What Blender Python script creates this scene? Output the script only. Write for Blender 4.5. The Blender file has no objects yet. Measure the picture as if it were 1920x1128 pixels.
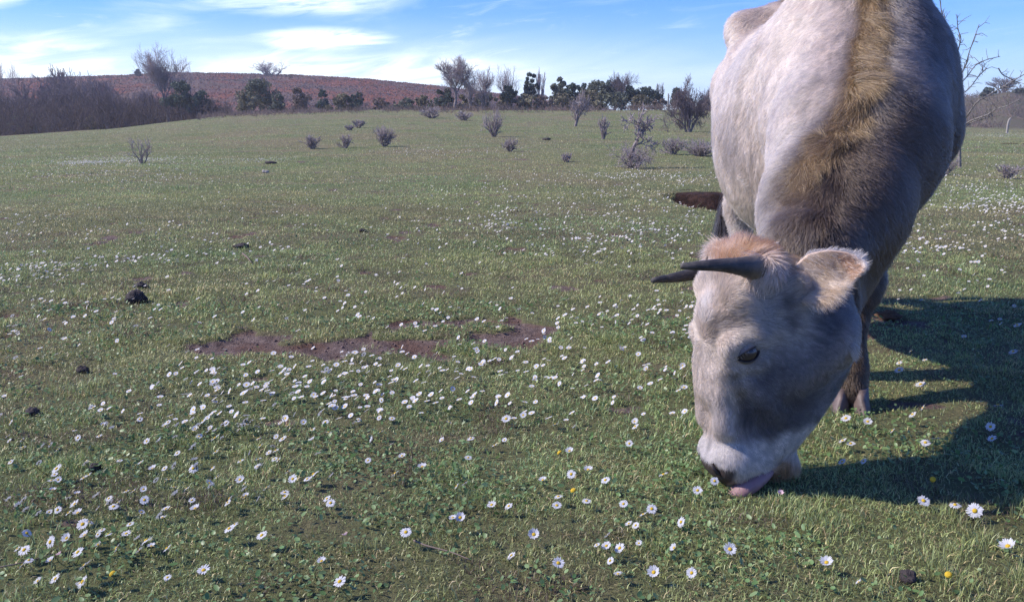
import bpy, math, time
import numpy as np
from mathutils import Vector, Matrix

R = math.radians
sc = bpy.context.scene
COL = sc.collection
T0 = time.time()

# ------------------------------------------------------------------ camera, sky, sun, exposure
CAM_H = 0.80
PITCH = R(10.6)
FPX, CX, CY = 1805.0, 960.0, 564.0
cam_d = bpy.data.cameras.new('camera')
cam = bpy.data.objects.new('camera', cam_d)
COL.objects.link(cam)
cam.location = (0, 0, CAM_H)
cam.rotation_euler = (R(90) - PITCH, 0, 0)
cam_d.sensor_width = 36.0
cam_d.lens = 36.0 * FPX / 1920.0
cam_d.clip_start = 0.05
cam_d.clip_end = 4000
sc.camera = cam

SUN_EL = R(41)
SUN_AZ = R(-90)                      # clockwise from +Y: the sun stands to the left, a touch behind the camera
sun_vec = Vector((math.sin(SUN_AZ) * math.cos(SUN_EL), math.cos(SUN_AZ) * math.cos(SUN_EL), math.sin(SUN_EL)))
sun_d = bpy.data.lights.new('sun', 'SUN')
sun_d.energy = 3.8
sun_d.angle = R(0.53)
sun_d.color = (1.0, 0.93, 0.84)
sun = bpy.data.objects.new('sun', sun_d)
COL.objects.link(sun)
sun.rotation_euler = sun_vec.to_track_quat('Z', 'Y').to_euler()
sun.location = (-20, 5, 20)

world = bpy.data.worlds.new('World')
sc.world = world
world.use_nodes = True
nt = world.node_tree
nt.nodes.clear()


def node(nt, typ, ins=None, **kw):
    n = nt.nodes.new(typ)
    for k, v in kw.items():
        setattr(n, k, v)
    for k, v in (ins or {}).items():
        if isinstance(v, bpy.types.NodeSocket):
            nt.links.new(v, n.inputs[k])
        else:
            n.inputs[k].default_value = v
    return n


def math_n(nt, op, a, b=None, c=None, clamp=False):
    n = nt.nodes.new('ShaderNodeMath')
    n.operation = op
    n.use_clamp = clamp
    for i, v in enumerate((a, b, c)):
        if v is None:
            continue
        if isinstance(v, bpy.types.NodeSocket):
            nt.links.new(v, n.inputs[i])
        else:
            n.inputs[i].default_value = v
    return n.outputs[0]


def maprange(nt, v, a, b, c=0.0, d=1.0, smooth=True):
    n = nt.nodes.new('ShaderNodeMapRange')
    if smooth:
        n.interpolation_type = 'SMOOTHSTEP'
    nt.links.new(v, n.inputs[0])
    for i, x in enumerate((a, b, c, d)):
        n.inputs[i + 1].default_value = x
    return n.outputs[0]


def mixc(nt, f, a, b, blend='MIX'):
    n = nt.nodes.new('ShaderNodeMix')
    n.data_type = 'RGBA'
    n.blend_type = blend
    for i, v in ((0, f), (6, a), (7, b)):
        if isinstance(v, bpy.types.NodeSocket):
            nt.links.new(v, n.inputs[i])
        elif i == 0:
            n.inputs[0].default_value = v
        else:
            n.inputs[i].default_value = (*v, 1.0)
    return n.outputs[2]


def noise(nt, vec, scale, detail=3.0, rough=0.55, dist=0.0):
    n = node(nt, 'ShaderNodeTexNoise', {'Scale': scale, 'Detail': detail, 'Roughness': rough, 'Distortion': dist})
    if vec is not None:
        nt.links.new(vec, n.inputs['Vector'])
    return n.outputs['Fac']


sky = node(nt, 'ShaderNodeTexSky', sky_type='NISHITA', sun_disc=False, sun_elevation=SUN_EL, sun_rotation=SUN_AZ,
           altitude=300.0, air_density=1.0, dust_density=0.6, ozone_density=2.5)
tc = node(nt, 'ShaderNodeTexCoord')
sep = node(nt, 'ShaderNodeSeparateXYZ', {0: tc.outputs['Generated']})
az = math_n(nt, 'ARCTAN2', sep.outputs[0], sep.outputs[1])
el = math_n(nt, 'ARCSINE', sep.outputs[2])
# wisps of high cloud: noise over azimuth and elevation, drawn out sideways
skew = math_n(nt, 'MULTIPLY_ADD', az, -0.10, el)
cv = node(nt, 'ShaderNodeCombineXYZ', {0: math_n(nt, 'MULTIPLY', az, 5.0), 1: math_n(nt, 'MULTIPLY', skew, 26.0)})
n1 = noise(nt, cv.outputs[0], 1.0, 6.0, 0.56, 0.5)
cv2 = node(nt, 'ShaderNodeCombineXYZ', {0: math_n(nt, 'MULTIPLY', az, 11.0), 1: math_n(nt, 'MULTIPLY', skew, 70.0), 2: 4.3})
n2 = noise(nt, cv2.outputs[0], 1.0, 6.0, 0.62, 0.8)
wisp = math_n(nt, 'ADD', maprange(nt, n1, 0.52, 0.82, 0, 0.5), maprange(nt, n2, 0.56, 0.84, 0, 0.45))
left = maprange(nt, az, -0.02, 0.28, 1.0, 0.25)
leftup = math_n(nt, 'MULTIPLY', wisp, left)
low = maprange(nt, el, 0.010, 0.115, 0.95, 0.0)
low = math_n(nt, 'MULTIPLY', low, maprange(nt, az, -0.15, 0.42, 1.0, 0.45))
low = math_n(nt, 'MULTIPLY', low, maprange(nt, n1, 0.25, 0.6, 0.55, 1.0))
def puff(a0, e0, ra, re, amt):
    d2 = math_n(nt, 'ADD', math_n(nt, 'POWER', math_n(nt, 'MULTIPLY', math_n(nt, 'SUBTRACT', az, a0), 1 / ra), 2.0), math_n(nt, 'POWER', math_n(nt, 'MULTIPLY', math_n(nt, 'SUBTRACT', el, e0), 1 / re), 2.0))
    return math_n(nt, 'MULTIPLY', maprange(nt, d2, 1.0, 0.0, 0.0, amt), maprange(nt, n2, 0.34, 0.60))


banks = math_n(nt, 'ADD', puff(-0.215, 0.122, 0.14, 0.026, 0.9), puff(-0.185, 0.079, 0.08, 0.014, 0.9))
banks = math_n(nt, 'ADD', banks, puff(-0.16, 0.050, 0.22, 0.020, 0.55))
banks = math_n(nt, 'ADD', banks, puff(-0.46, 0.055, 0.12, 0.028, 0.5))
banks = math_n(nt, 'ADD', banks, puff(-0.50, 0.112, 0.06, 0.020, 0.7))
cloud = math_n(nt, 'ADD', math_n(nt, 'ADD', leftup, low), banks, clamp=True)
skyc = mixc(nt, 1.0, sky.outputs[0], (0.27, 0.465, 0.97), 'MULTIPLY')
skyc = mixc(nt, cloud, skyc, (5.2, 5.8, 6.3))
bg = node(nt, 'ShaderNodeBackground', {'Color': skyc, 'Strength': 0.148})
wo = node(nt, 'ShaderNodeOutputWorld', {'Surface': bg.outputs[0]})

sc.view_settings.view_transform = 'Standard'
sc.view_settings.look = 'None'
sc.view_settings.exposure = 0.72
sc.view_settings.gamma = 1.0
sc.cycles.use_denoising = True
sc.cycles.denoiser = 'OPENIMAGEDENOISE'
sc.cycles.denoising_input_passes = 'RGB_ALBEDO_NORMAL'
sc.cycles.denoising_prefilter = 'NONE'
sc.cycles.max_bounces = 8
sc.cycles.diffuse_bounces = 3
sc.cycles.transparent_max_bounces = 8
sc.cycles_curves.shape = 'RIBBONS'
sc.cycles_curves.subdivisions = 2

# ------------------------------------------------------------------ helpers
CP, SP = math.cos(PITCH), math.sin(PITCH)


def ray(px, py):
    """Direction from the camera through a photo pixel, scaled so that its forward part is one."""
    a, b = (px - CX) / FPX, (CY - py) / FPX
    return np.array([a, CP + b * SP, -SP + b * CP])


def at_y(px, py, y):
    d = ray(px, py)
    return np.array([0, 0, CAM_H]) + d * (y / d[1])


def at_z(px, py, z):
    d = ray(px, py)
    return np.array([0, 0, CAM_H]) + d * ((z - CAM_H) / d[2])


def project(p):
    p = np.asarray(p, float)
    x, y, z = p[..., 0], p[..., 1], p[..., 2] - CAM_H
    f = y * CP - z * SP
    u = y * SP + z * CP
    return CX + FPX * x / f, CY - FPX * u / f


def sstep(a, b, x):
    t = np.clip((x - a) / (b - a), 0, 1)
    return t * t * (3 - 2 * t)


def hash3(i, j, k):
    n = (i * 374761393 + j * 668265263 + k * 1442695041) & 0x7FFFFFFF
    n = ((n ^ (n >> 13)) * 1274126177) & 0x7FFFFFFF
    return ((n ^ (n >> 16)) & 0xFFFF) / 65535.0


def vnoise(p, s, seed=0):
    """Value noise at points p (n,3), feature size s, in 0..1."""
    q = np.asarray(p, float) / s + seed * 17.31 + 500.0
    i = np.floor(q).astype(np.int64)
    f = q - i
    f = f * f * (3 - 2 * f)
    out = 0
    for a in (0, 1):
        for b in (0, 1):
            for c in (0, 1):
                w = (f[:, 0] if a else 1 - f[:, 0]) * (f[:, 1] if b else 1 - f[:, 1]) * (f[:, 2] if c else 1 - f[:, 2])
                out = out + w * hash3(i[:, 0] + a, i[:, 1] + b, i[:, 2] + c)
    return out


def fbm(p, s, seed=0, o=3):
    t, a, n = 0, 0.5, 0
    for k in range(o):
        t = t + a * vnoise(p, s / 2 ** k, seed + k)
        n += a
        a *= 0.5
    return t / n


def unit(v):
    return v / np.maximum(np.linalg.norm(v, axis=-1, keepdims=True), 1e-9)


def mesh_from(name, verts, faces, colors=None, smooth=False, cname='tint'):
    """faces: (n,3) or (n,4) array, or a list of such arrays."""
    fl = faces if isinstance(faces, list) else [faces]
    fl = [np.asarray(f, np.int32) for f in fl if len(f)]
    verts = np.asarray(verts, np.float32)
    me = bpy.data.meshes.new(name)
    me.vertices.add(len(verts))
    me.vertices.foreach_set('co', verts.ravel())
    loops = np.concatenate([f.ravel() for f in fl])
    sizes = np.concatenate([np.full(len(f), f.shape[1], np.int32) for f in fl])
    starts = np.concatenate([[0], np.cumsum(sizes)[:-1]]).astype(np.int32)
    me.loops.add(len(loops))
    me.loops.foreach_set('vertex_index', loops)
    me.polygons.add(len(sizes))
    me.polygons.foreach_set('loop_start', starts)
    if smooth:
        me.polygons.foreach_set('use_smooth', np.ones(len(sizes), bool))
    me.update(calc_edges=True)
    if colors is not None:
        c = np.ones((len(verts), 4), np.float32)
        c[:, :3] = colors
        at = me.attributes.new(cname, 'FLOAT_COLOR', 'POINT')
        at.data.foreach_set('color', c.ravel())
    return me


def link(name, me, mat=None, parent=None, loc=None):
    o = bpy.data.objects.new(name, me)
    COL.objects.link(o)
    if mat is not None and me is not None and not me.materials:
        me.materials.append(mat)
    if parent is not None:
        o.parent = parent
    if loc is not None:
        o.location = loc
    return o


def tag(o, label=None, cat=None, group=None, kind=None):
    for k, v in (('label', label), ('category', cat), ('group', group), ('kind', kind)):
        if v:
            o[k] = v
    return o


def empty(name, loc=(0, 0, 0)):
    o = bpy.data.objects.new(name, None)
    o.empty_display_size = 0.1
    COL.objects.link(o)
    o.location = loc
    return o


def material(name):
    m = bpy.data.materials.new(name)
    m.use_nodes = True
    m.node_tree.nodes.clear()
    return m, m.node_tree


def finish(nt, shader, disp=None):
    o = nt.nodes.new('ShaderNodeOutputMaterial')
    nt.links.new(shader, o.inputs['Surface'])


def attr(nt, name='tint'):
    return node(nt, 'ShaderNodeAttribute', attribute_name=name).outputs['Color']


def simple_mat(name, base=None, rough=0.7, spec=0.3, scale=40.0, vary=0.25, bump=0.2, attrname=None, translucent=0.0, coat=0.0):
    m, nt = material(name)
    tcn = node(nt, 'ShaderNodeTexCoord')
    c = attr(nt, attrname) if attrname else None
    n = noise(nt, tcn.outputs['Object'], scale, 4.0, 0.6)
    f = maprange(nt, n, 0.25, 0.75, 1 - vary, 1 + vary, smooth=False)
    g = node(nt, 'ShaderNodeCombineXYZ', {0: f, 1: f, 2: f})
    if c is None:
        cc = mixc(nt, 1.0, base, g.outputs[0], 'MULTIPLY')
    else:
        cc = mixc(nt, 1.0, c, g.outputs[0], 'MULTIPLY')
    b = node(nt, 'ShaderNodeBsdfPrincipled', {'Base Color': cc, 'Roughness': rough, 'Specular IOR Level': spec, 'Coat Weight': coat})
    if bump:
        bn = node(nt, 'ShaderNodeBump', {'Strength': bump, 'Distance': 0.01, 'Height': n})
        nt.links.new(bn.outputs[0], b.inputs['Normal'])
    sh = b.outputs[0]
    if translucent:
        t = node(nt, 'ShaderNodeBsdfTranslucent', {'Color': cc})
        mx = node(nt, 'ShaderNodeMixShader', {0: translucent, 1: sh, 2: t.outputs[0]})
        sh = mx.outputs[0]
    finish(nt, sh)
    return m


def tubes(p0, p1, r0, r1, sides=4):
    """Tapered prisms for many segments at once -> verts, quads."""
    p0, p1 = np.asarray(p0, float), np.asarray(p1, float)
    n = len(p0)
    d = unit(p1 - p0)
    ref = np.where(np.abs(d[:, 2:3]) > 0.9, np.array([[1., 0, 0]]), np.array([[0, 0, 1.]]))
    a = unit(np.cross(d, ref))
    b = np.cross(d, a)
    th = np.arange(sides) * 2 * np.pi / sides
    ring = a[:, None, :] * np.cos(th)[None, :, None] + b[:, None, :] * np.sin(th)[None, :, None]
    v0 = p0[:, None] + ring * np.asarray(r0)[:, None, None]
    v1 = p1[:, None] + ring * np.asarray(r1)[:, None, None]
    v = np.concatenate([v0, v1], 1).reshape(-1, 3)
    base = (np.arange(n) * 2 * sides)[:, None]
    i = np.arange(sides)
    j = (i + 1) % sides
    q = np.stack([i, j, j + sides, i + sides], -1)[None] + base[:, :, None]
    return v, q.reshape(-1, 4)


def path_tube(pts, rad, sides=12, cap=True, squash=None):
    """One tube along a path with rings that share vertices."""
    pts = np.asarray(pts, float)
    n = len(pts)
    t = unit(np.gradient(pts, axis=0))
    a = np.cross(t[0], [0, 0, 1.0])
    if np.linalg.norm(a) < 0.1:
        a = np.cross(t[0], [1.0, 0, 0])
    a = a / np.linalg.norm(a)
    vs = []
    th = np.arange(sides) * 2 * np.pi / sides
    for k in range(n):
        a = a - t[k] * a.dot(t[k])
        a = a / np.linalg.norm(a)
        b = np.cross(t[k], a)
        s = 1.0 if squash is None else squash
        vs.append(pts[k] + rad[k] * (np.cos(th)[:, None] * a + s * np.sin(th)[:, None] * b))
    v = np.concatenate(vs)
    i = np.arange(sides)
    j = (i + 1) % sides
    q = np.concatenate([np.stack([i + k * sides, j + k * sides, j + (k + 1) * sides, i + (k + 1) * sides], -1) for k in range(n - 1)])
    faces = [q]
    if cap:
        v = np.concatenate([v, pts[:1], pts[-1:]])
        m = len(v)
        faces.append(np.stack([j, i, np.full(sides, m - 2)], -1))
        faces.append(np.stack([i + (n - 1) * sides, j + (n - 1) * sides, np.full(sides, m - 1)], -1))
    return v, faces


def smooth_path(pts, n):
    """Catmull-Rom through pts, n samples; pts may carry extra columns such as a radius."""
    pts = np.asarray(pts, float)
    P = np.vstack([2 * pts[0] - pts[1], pts, 2 * pts[-1] - pts[-2]])
    t = np.linspace(0, len(pts) - 1 - 1e-6, n)
    i = t.astype(int)
    f = (t - i)[:, None]
    a, b, c, d = P[i], P[i + 1], P[i + 2], P[i + 3]
    return 0.5 * (2 * b + (c - a) * f + (2 * a - 5 * b + 4 * c - d) * f ** 2 + (3 * b - a - 3 * c + d) * f ** 3)


def join(parts):
    """[(verts, faces or list of faces)] -> verts, list of faces"""
    vs, fs, o = [], [], 0
    for v, f in parts:
        for g in (f if isinstance(f, list) else [f]):
            fs.append(np.asarray(g) + o)
        vs.append(np.asarray(v))
        o += len(v)
    return np.concatenate(vs), fs


# ------------------------------------------------------------------ the ground
YC = 85.0                            # how far off the brow of the meadow lies


def edge_height(px):
    py = np.interp(px, [-900, -300, 0, 200, 420, 700, 1300, 1500, 1750, 1920, 2600],
                   [268, 262, 254, 240, 216, 206, 206, 214, 236, 243, 250])
    return CAM_H + (225 - py) / FPX * YC


PIT = at_z(1338, 367, 0.0)           # the hollow with bare red soil
PIT2 = at_z(1915, 275, 0.0)
BARE = [(at_z(510, 650, 0)[:2], 0.42, 0.15), (at_z(640, 648, 0)[:2], 0.18, 0.12), (at_z(770, 643, 0)[:2], 0.30, 0.15),
        (at_z(880, 633, 0)[:2], 0.30, 0.13), (at_z(950, 622, 0)[:2], 0.20, 0.12), (at_z(820, 606, 0)[:2], 0.22, 0.07),
        (at_z(930, 606, 0)[:2], 0.2, 0.06), (at_z(450, 660, 0)[:2], 0.2, 0.1)]
TUFTS = [(at_z(480, 668, 0)[:2], 0.08), (at_z(730, 630, 0)[:2], 0.07), (at_z(870, 648, 0)[:2], 0.08), (at_z(910, 612, 0)[:2], 0.10), (at_z(545, 640, 0)[:2], 0.05), (at_z(600, 630, 0)[:2], 0.10), (at_z(815, 622, 0)[:2], 0.13), (at_z(690, 660, 0)[:2], 0.09), (at_z(560, 672, 0)[:2], 0.08)]


def bareness(x, y):
    """1 on bare earth, 0 under turf."""
    p = np.stack([x, y, np.zeros_like(x)], -1)
    w = (fbm(p, 0.16, 3, 4) - 0.5)
    b = np.zeros_like(x)
    for (c, a, d) in BARE:
        e = np.sqrt(((x - c[0]) / a) ** 2 + ((y - c[1]) / (d * 1.3)) ** 2) + w * 1.7
        b = np.maximum(b, 1 - sstep(0.72, 1.0, e))
    for (c, a) in TUFTS:
        e = np.hypot(x - c[0], (y - c[1])) / a + w
        b = b * sstep(0.7, 1.1, e)
    for (c, ax) in ((PIT, 0.52), (PIT2, 0.5)):
        e = np.sqrt((np.abs(x - c[0]) / ax) ** 2 + (np.abs(y - c[1] - 0.20) / 0.36) ** 2) + w * 1.3
        b = np.maximum(b, 1 - sstep(0.75, 1.0, e))
    # little worn spots all over
    s = fbm(p, 0.22, 9, 3)
    b = np.maximum(b, 0.75 * sstep(0.70, 0.78, s))
    return b


def terrain(x, y, plain=False):
    x, y = np.asarray(x, float), np.asarray(y, float)
    r = np.hypot(x, y)
    yy = np.maximum(y, 0.05)
    px = np.where(y > 0.05, CX + FPX * x / (yy * CP + 0.15), np.where(x < 0, -900, 2600))
    ze = edge_height(np.clip(px, -900, 2600))
    d = np.clip(y, 0, None)
    t = np.clip((d - 17) / (YC - 17), 0, 1)
    up = t ** 1.55
    down = sstep(YC + 3, YC + 40, d)
    z = ze * up * (1 - down) + down * -1.8
    # the far slope on the right, beyond the fence
    w = sstep(1330, 1700, px)
    z = z + w * sstep(YC, YC + 78, d) * (6.2 + 1.6 * (np.sin(px * 0.021) * .5 + np.sin(px * 0.05 + 1) * .22)) * (d > 0)
    if plain:
        return z
    p = np.stack([x, y, np.zeros_like(x)], -1)
    amp = np.clip((r - 1.0) / 6, 0, 1)
    z = z + (fbm(p, 3.2, 21, 3) - 0.5) * 0.07 * amp + (fbm(p, 14.0, 31, 2) - 0.5) * 0.35 * np.clip((r - 6) / 14, 0, 1) * (1 - sstep(40, 60, d) * 0.5)
    near = r < 14
    z = z + np.where(near, (fbm(p, 0.30, 41, 3) - 0.5) * 0.022, 0.0)
    bn_ = bareness(x, y)
    z = z - bn_ * 0.014 * (r < 14) + bn_ * (fbm(p, 0.07, 45, 3) - 0.5) * 0.034 * (r < 8)
    for c, hw_ in ((PIT, 0.58), (PIT2, 0.7)):
        v = y - c[1]
        z = z - 0.20 * np.clip((v + 2.3) / 2.35, 0, 1) * (1 - sstep(0.16, 0.34, v + (fbm(p, 0.3, 51, 3) - .5) * 0.35)) * np.clip(1 - ((x - c[0]) / hw_) ** 2, 0, 1) * (0.55 + 0.9 * fbm(p, 0.22, 52, 3))
    return z


def build_ground():
    rr = np.concatenate([np.geomspace(0.05, 0.9, 24, endpoint=False), np.geomspace(0.9, 14, 420, endpoint=False), np.geomspace(14, 180, 220, endpoint=False), np.geomspace(180, 760, 24)])
    a1 = np.linspace(R(-48), R(48), 560)
    a2 = np.linspace(R(48), R(312), 70)[1:-1]
    aa = np.concatenate([a1, a2])
    na, nr = len(aa), len(rr)
    A, Q = np.meshgrid(aa, rr)
    x, y = Q * np.sin(A), Q * np.cos(A)
    z = terrain(x.ravel(), y.ravel())
    v = np.stack([x.ravel(), y.ravel(), z], -1)
    i, j = np.meshgrid(np.arange(nr - 1), np.arange(na), indexing='ij')
    j2 = (j + 1) % na
    q = np.stack([i * na + j, i * na + j2, (i + 1) * na + j2, (i + 1) * na + j], -1).reshape(-1, 4)
    q = q[:, ::-1]
    v = np.concatenate([v, [[0, 0, float(terrain(np.array([0.0]), np.array([0.0]))[0])]]])
    k = np.arange(na)
    tri = np.stack([(k + 1) % na, k, np.full(na, len(v) - 1)], -1)
    b = bareness(v[:, 0], v[:, 1])
    d = np.hypot(v[:, 0], v[:, 1])
    pxs = np.where(v[:, 1] > 0.5, CX + FPX * v[:, 0] / np.maximum(v[:, 1], 0.5), 0)
    rough_slope = sstep(YC + 4, YC + 12, v[:, 1]) * sstep(1300, 1700, pxs)
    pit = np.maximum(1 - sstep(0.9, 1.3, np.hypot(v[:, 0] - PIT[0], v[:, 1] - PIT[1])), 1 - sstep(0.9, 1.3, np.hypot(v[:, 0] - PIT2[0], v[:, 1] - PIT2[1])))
    col = np.stack([b, rough_slope, pit], -1)
    me = mesh_from('meadow_ground', v, [q, tri], col, smooth=True, cname='cover')
    m, nt = material('turf_and_soil')
    geo = node(nt, 'ShaderNodeNewGeometry')
    pos = geo.outputs['Position']
    cov = node(nt, 'ShaderNodeSeparateColor', {0: attr(nt, 'cover')})
    big = noise(nt, pos, 0.35, 4, 0.6)
    mid = noise(nt, pos, 2.6, 5, 0.65)
    fine = noise(nt, pos, 60.0, 4, 0.7)
    st = node(nt, 'ShaderNodeVectorMath', {0: pos, 1: (1.0, 1.0, 1.0)}, operation='MULTIPLY')
    patch = noise(nt, st.outputs[0], 0.9, 5, 0.62, 0.6)
    g = mixc(nt, maprange(nt, big, 0.35, 0.65), (0.125, 0.152, 0.058), (0.185, 0.192, 0.088))
    g = mixc(nt, maprange(nt, patch, 0.46, 0.64, 0, 0.85), g, (0.200, 0.168, 0.098))
    g = mixc(nt, maprange(nt, mid, 0.55, 0.75, 0, 0.7), g, (0.068, 0.088, 0.030))
    g = mixc(nt, maprange(nt, fine, 0.45, 0.75, 0, 0.75), g, (0.060, 0.052, 0.028))
    g = mixc(nt, maprange(nt, noise(nt, pos, 1.5, 6, 0.7), 0.58, 0.72, 0, 0.85), g, (0.150, 0.105, 0.075))
    wide = noise(nt, node(nt, 'ShaderNodeVectorMath', {0: pos, 1: (1.0, 0.55, 1.0)}, operation='MULTIPLY').outputs[0], 0.16, 5, 0.62, 0.5)
    g = mixc(nt, maprange(nt, wide, 0.46, 0.62, 0, 0.75), g, (0.188, 0.150, 0.088))
    dist = node(nt, 'ShaderNodeVectorMath', {0: pos}, operation='LENGTH').outputs['Value']
    litter = mixc(nt, maprange(nt, fine, 0.3, 0.7), (0.050, 0.040, 0.024), (0.095, 0.072, 0.042))
    g = mixc(nt, maprange(nt, dist, 5.0, 15.0, 0.36, 0.0), g, litter)
    slope = mixc(nt, maprange(nt, mid, 0.35, 0.65), (0.130, 0.092, 0.070), (0.092, 0.098, 0.046))
    g = mixc(nt, cov.outputs[1], g, slope)
    so = mixc(nt, maprange(nt, noise(nt, pos, 22.0, 6, 0.7), 0.3, 0.7), (0.092, 0.062, 0.054), (0.200, 0.148, 0.130))
    so = mixc(nt, maprange(nt, noise(nt, pos, 4.0, 3, 0.6), 0.45, 0.65), so, (0.125, 0.075, 0.058))
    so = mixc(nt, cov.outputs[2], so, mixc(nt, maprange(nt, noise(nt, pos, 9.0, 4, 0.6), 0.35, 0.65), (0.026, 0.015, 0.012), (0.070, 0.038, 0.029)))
    c = mixc(nt, maprange(nt, cov.outputs[0], 0.2, 0.6), g, so)
    hn = math_n(nt, 'ADD', math_n(nt, 'MULTIPLY', noise(nt, pos, 35.0, 6, 0.7), 0.6), math_n(nt, 'MULTIPLY', mid, 1.0))
    bp = node(nt, 'ShaderNodeBump', {'Strength': 0.9, 'Distance': 0.05, 'Height': hn})
    b = node(nt, 'ShaderNodeBsdfPrincipled', {'Base Color': c, 'Roughness': 0.95, 'Specular IOR Level': 0.1, 'Normal': bp.outputs[0]})
    finish(nt, b.outputs[0])
    o = link('meadow_ground', me, m)
    tag(o, kind='structure')
    return o


build_ground()


def ridge_py(px):
    return np.interp(px, [-1400, -700, -200, 0, 150, 250, 330, 560, 700, 820, 900, 1010, 1150],
                     [175, 166, 154, 151, 147, 144, 138.5, 143, 151, 163, 172, 186, 205])


H0, H1, H2 = 126.0, 280.0, 560.0     # the hill's foot, ridge and back


def hill_z(px, r):
    top = CAM_H + (225 - ridge_py(px)) / FPX * H1
    top = top + (fbm(np.stack([px / 18.0, r * 0, r * 0], -1), 1.0, 5, 3) - 0.5) * 0.38
    prof = sstep(H0, H1, r)
    return -2.6 + (top + 2.6) * np.where(r <= H1, (prof * 0.55 + 0.45 * np.clip((r - H0) / (H1 - H0), 0, 1)), 1 - sstep(H1, H2, r))


def build_hill():
    pxs = np.linspace(-1400, 1150, 380)
    rr = np.concatenate([np.linspace(H0, H1, 90), np.linspace(H1 + 5, H2, 14)])
    P, Q = np.meshgrid(pxs, rr)
    P, Q = P.ravel(), Q.ravel()
    x = (P - CX) / FPX * Q
    z = hill_z(P, Q)
    p = np.stack([x, Q, z * 0], -1)
    z = z + (fbm(p, 12.0, 61, 4) - 0.5) * 1.9 * sstep(H0, H0 + 25, Q) * (1 - sstep(H1 - 40, H1 - 4, Q))
    v = np.stack([x, Q, z], -1)
    nc = len(pxs)
    i, j = np.meshgrid(np.arange(len(rr) - 1), np.arange(nc - 1), indexing='ij')
    q = np.stack([i * nc + j, i * nc + j + 1, (i + 1) * nc + j + 1, (i + 1) * nc + j], -1).reshape(-1, 4)
    me = mesh_from('hill', v, q, smooth=True)
    m, nt = material('bracken_hillside')
    geo = node(nt, 'ShaderNodeNewGeometry')
    pos = geo.outputs['Position']
    a = noise(nt, pos, 0.06, 5, 0.65, 0.4)
    b = noise(nt, pos, 0.35, 6, 0.7)
    c = mixc(nt, maprange(nt, a, 0.42, 0.60), (0.115, 0.076, 0.064), (0.178, 0.062, 0.036))
    c = mixc(nt, maprange(nt, b, 0.50, 0.70, 0, 0.8), c, (0.075, 0.052, 0.047))
    c = mixc(nt, maprange(nt, noise(nt, pos, 0.13, 4, 0.6), 0.60, 0.72, 0, 0.7), c, (0.052, 0.056, 0.032))
    bp = node(nt, 'ShaderNodeBump', {'Strength': 0.5, 'Distance': 0.4, 'Height': b})
    s = node(nt, 'ShaderNodeBsdfPrincipled', {'Base Color': c, 'Roughness': 1.0, 'Specular IOR Level': 0.05, 'Normal': bp.outputs[0]})
    finish(nt, s.outputs[0])
    tag(link('hill', me, m), kind='structure')


build_hill()

# ------------------------------------------------------------------ the cow
HEAD_S = np.array([math.sin(R(15)), -math.cos(R(15)), 0.0])        # the head's left side, towards the camera
HEAD_S = HEAD_S / np.linalg.norm(HEAD_S)
HEAD_M = at_y(1390, 800, 2.06)
HEAD_F = np.array([-math.cos(R(15)), -math.sin(R(15)), 0.0])       # the way the forehead faces
HEAD_N = np.array([0.0, 0.0, -1.0])                                # from the poll to the muzzle


def HP(px, py, s=0.0):
    """Point seen at a photo pixel that lies s from the head's middle plane, on its left side for s > 0."""
    d = ray(px, py)
    o = np.array([0, 0, CAM_H])
    return o + d * (((HEAD_M - o).dot(HEAD_S) + s) / d.dot(HEAD_S))


def H(px, py, s=0.0):
    """As HP; for s < 0 the mirror image of the same spot on the head's far side."""
    p = HP(px, py, abs(s))
    return p if s >= 0 else p - 2 * (p - HEAD_M).dot(HEAD_S) * HEAD_S


def to_head(p):
    q = np.asarray(p) - HEAD_M
    return np.stack([q @ HEAD_N, q @ HEAD_F, q @ HEAD_S], -1)       # u down, f forward, s sideways


# outline stations of the head: photo row, front edge, back edge, half width, corner power
ST = [(474, 1388, 1440, .045), (490, 1358, 1500, .070), (515, 1342, 1548, .088), (550, 1333, 1582, .098), (600, 1328, 1600, .105), (650, 1330, 1598, .105),
      (700, 1335, 1584, .096), (750, 1335, 1558, .084), (800, 1334, 1524, .074), (835, 1329, 1494, .070), (860, 1321, 1470, .066),
      (878, 1328, 1428, .058), (892, 1340, 1400, .046), (903, 1356, 1382, .028)]
hu, hf0, hf1, hw = [], [], [], []
for (py, l, r_, w) in ST:
    a, b = to_head(H(l, py)), to_head(H(r_, py))
    hu.append((a[0] + b[0]) / 2)
    hf0.append(a[1])
    hf1.append(b[1])
    hw.append(w)
hu, hf0, hf1, hw = map(np.array, (hu, hf0, hf1, hw))


NOSE_F = to_head(H(1350, 880))[1]


def sdf_head(p):
    L = to_head(p)
    u, f, s = L[..., 0], L[..., 1], L[..., 2]
    uc = np.clip(u, hu[0], hu[-1])
    a, b, w = np.interp(uc, hu, hf0), np.interp(uc, hu, hf1), np.interp(uc, hu, hw)
    c, h = (a + b) / 2, (a - b) / 2
    t = np.clip((a - f) / (a - b), 0, 1)                          # 0 at the front, 1 at the jaw line
    w = w * (1.0 - 0.30 * sstep(0.45, 1.0, t) + 0.02 * sstep(0.0, 0.3, t))
    pw = 2.9 - 0.6 * sstep(0.2, 0.6, t)
    q = ((np.abs(f - c) / h) ** pw + (np.abs(s) / w) ** pw) ** (1 / pw)
    d = (q - 1) * np.minimum(h, w)
    return np.maximum(d, np.maximum(hu[0] - u, u - hu[-1]) - 0.004)


def capsule(p, a, b, ra, rb):
    a, b = np.asarray(a, float), np.asarray(b, float)
    ab = b - a
    t = np.clip(((p - a) @ ab) / ab.dot(ab), 0, 1)
    return np.linalg.norm(p - a - t[..., None] * ab, axis=-1) - (ra + (rb - ra) * t)


SHORT = 0.76


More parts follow.
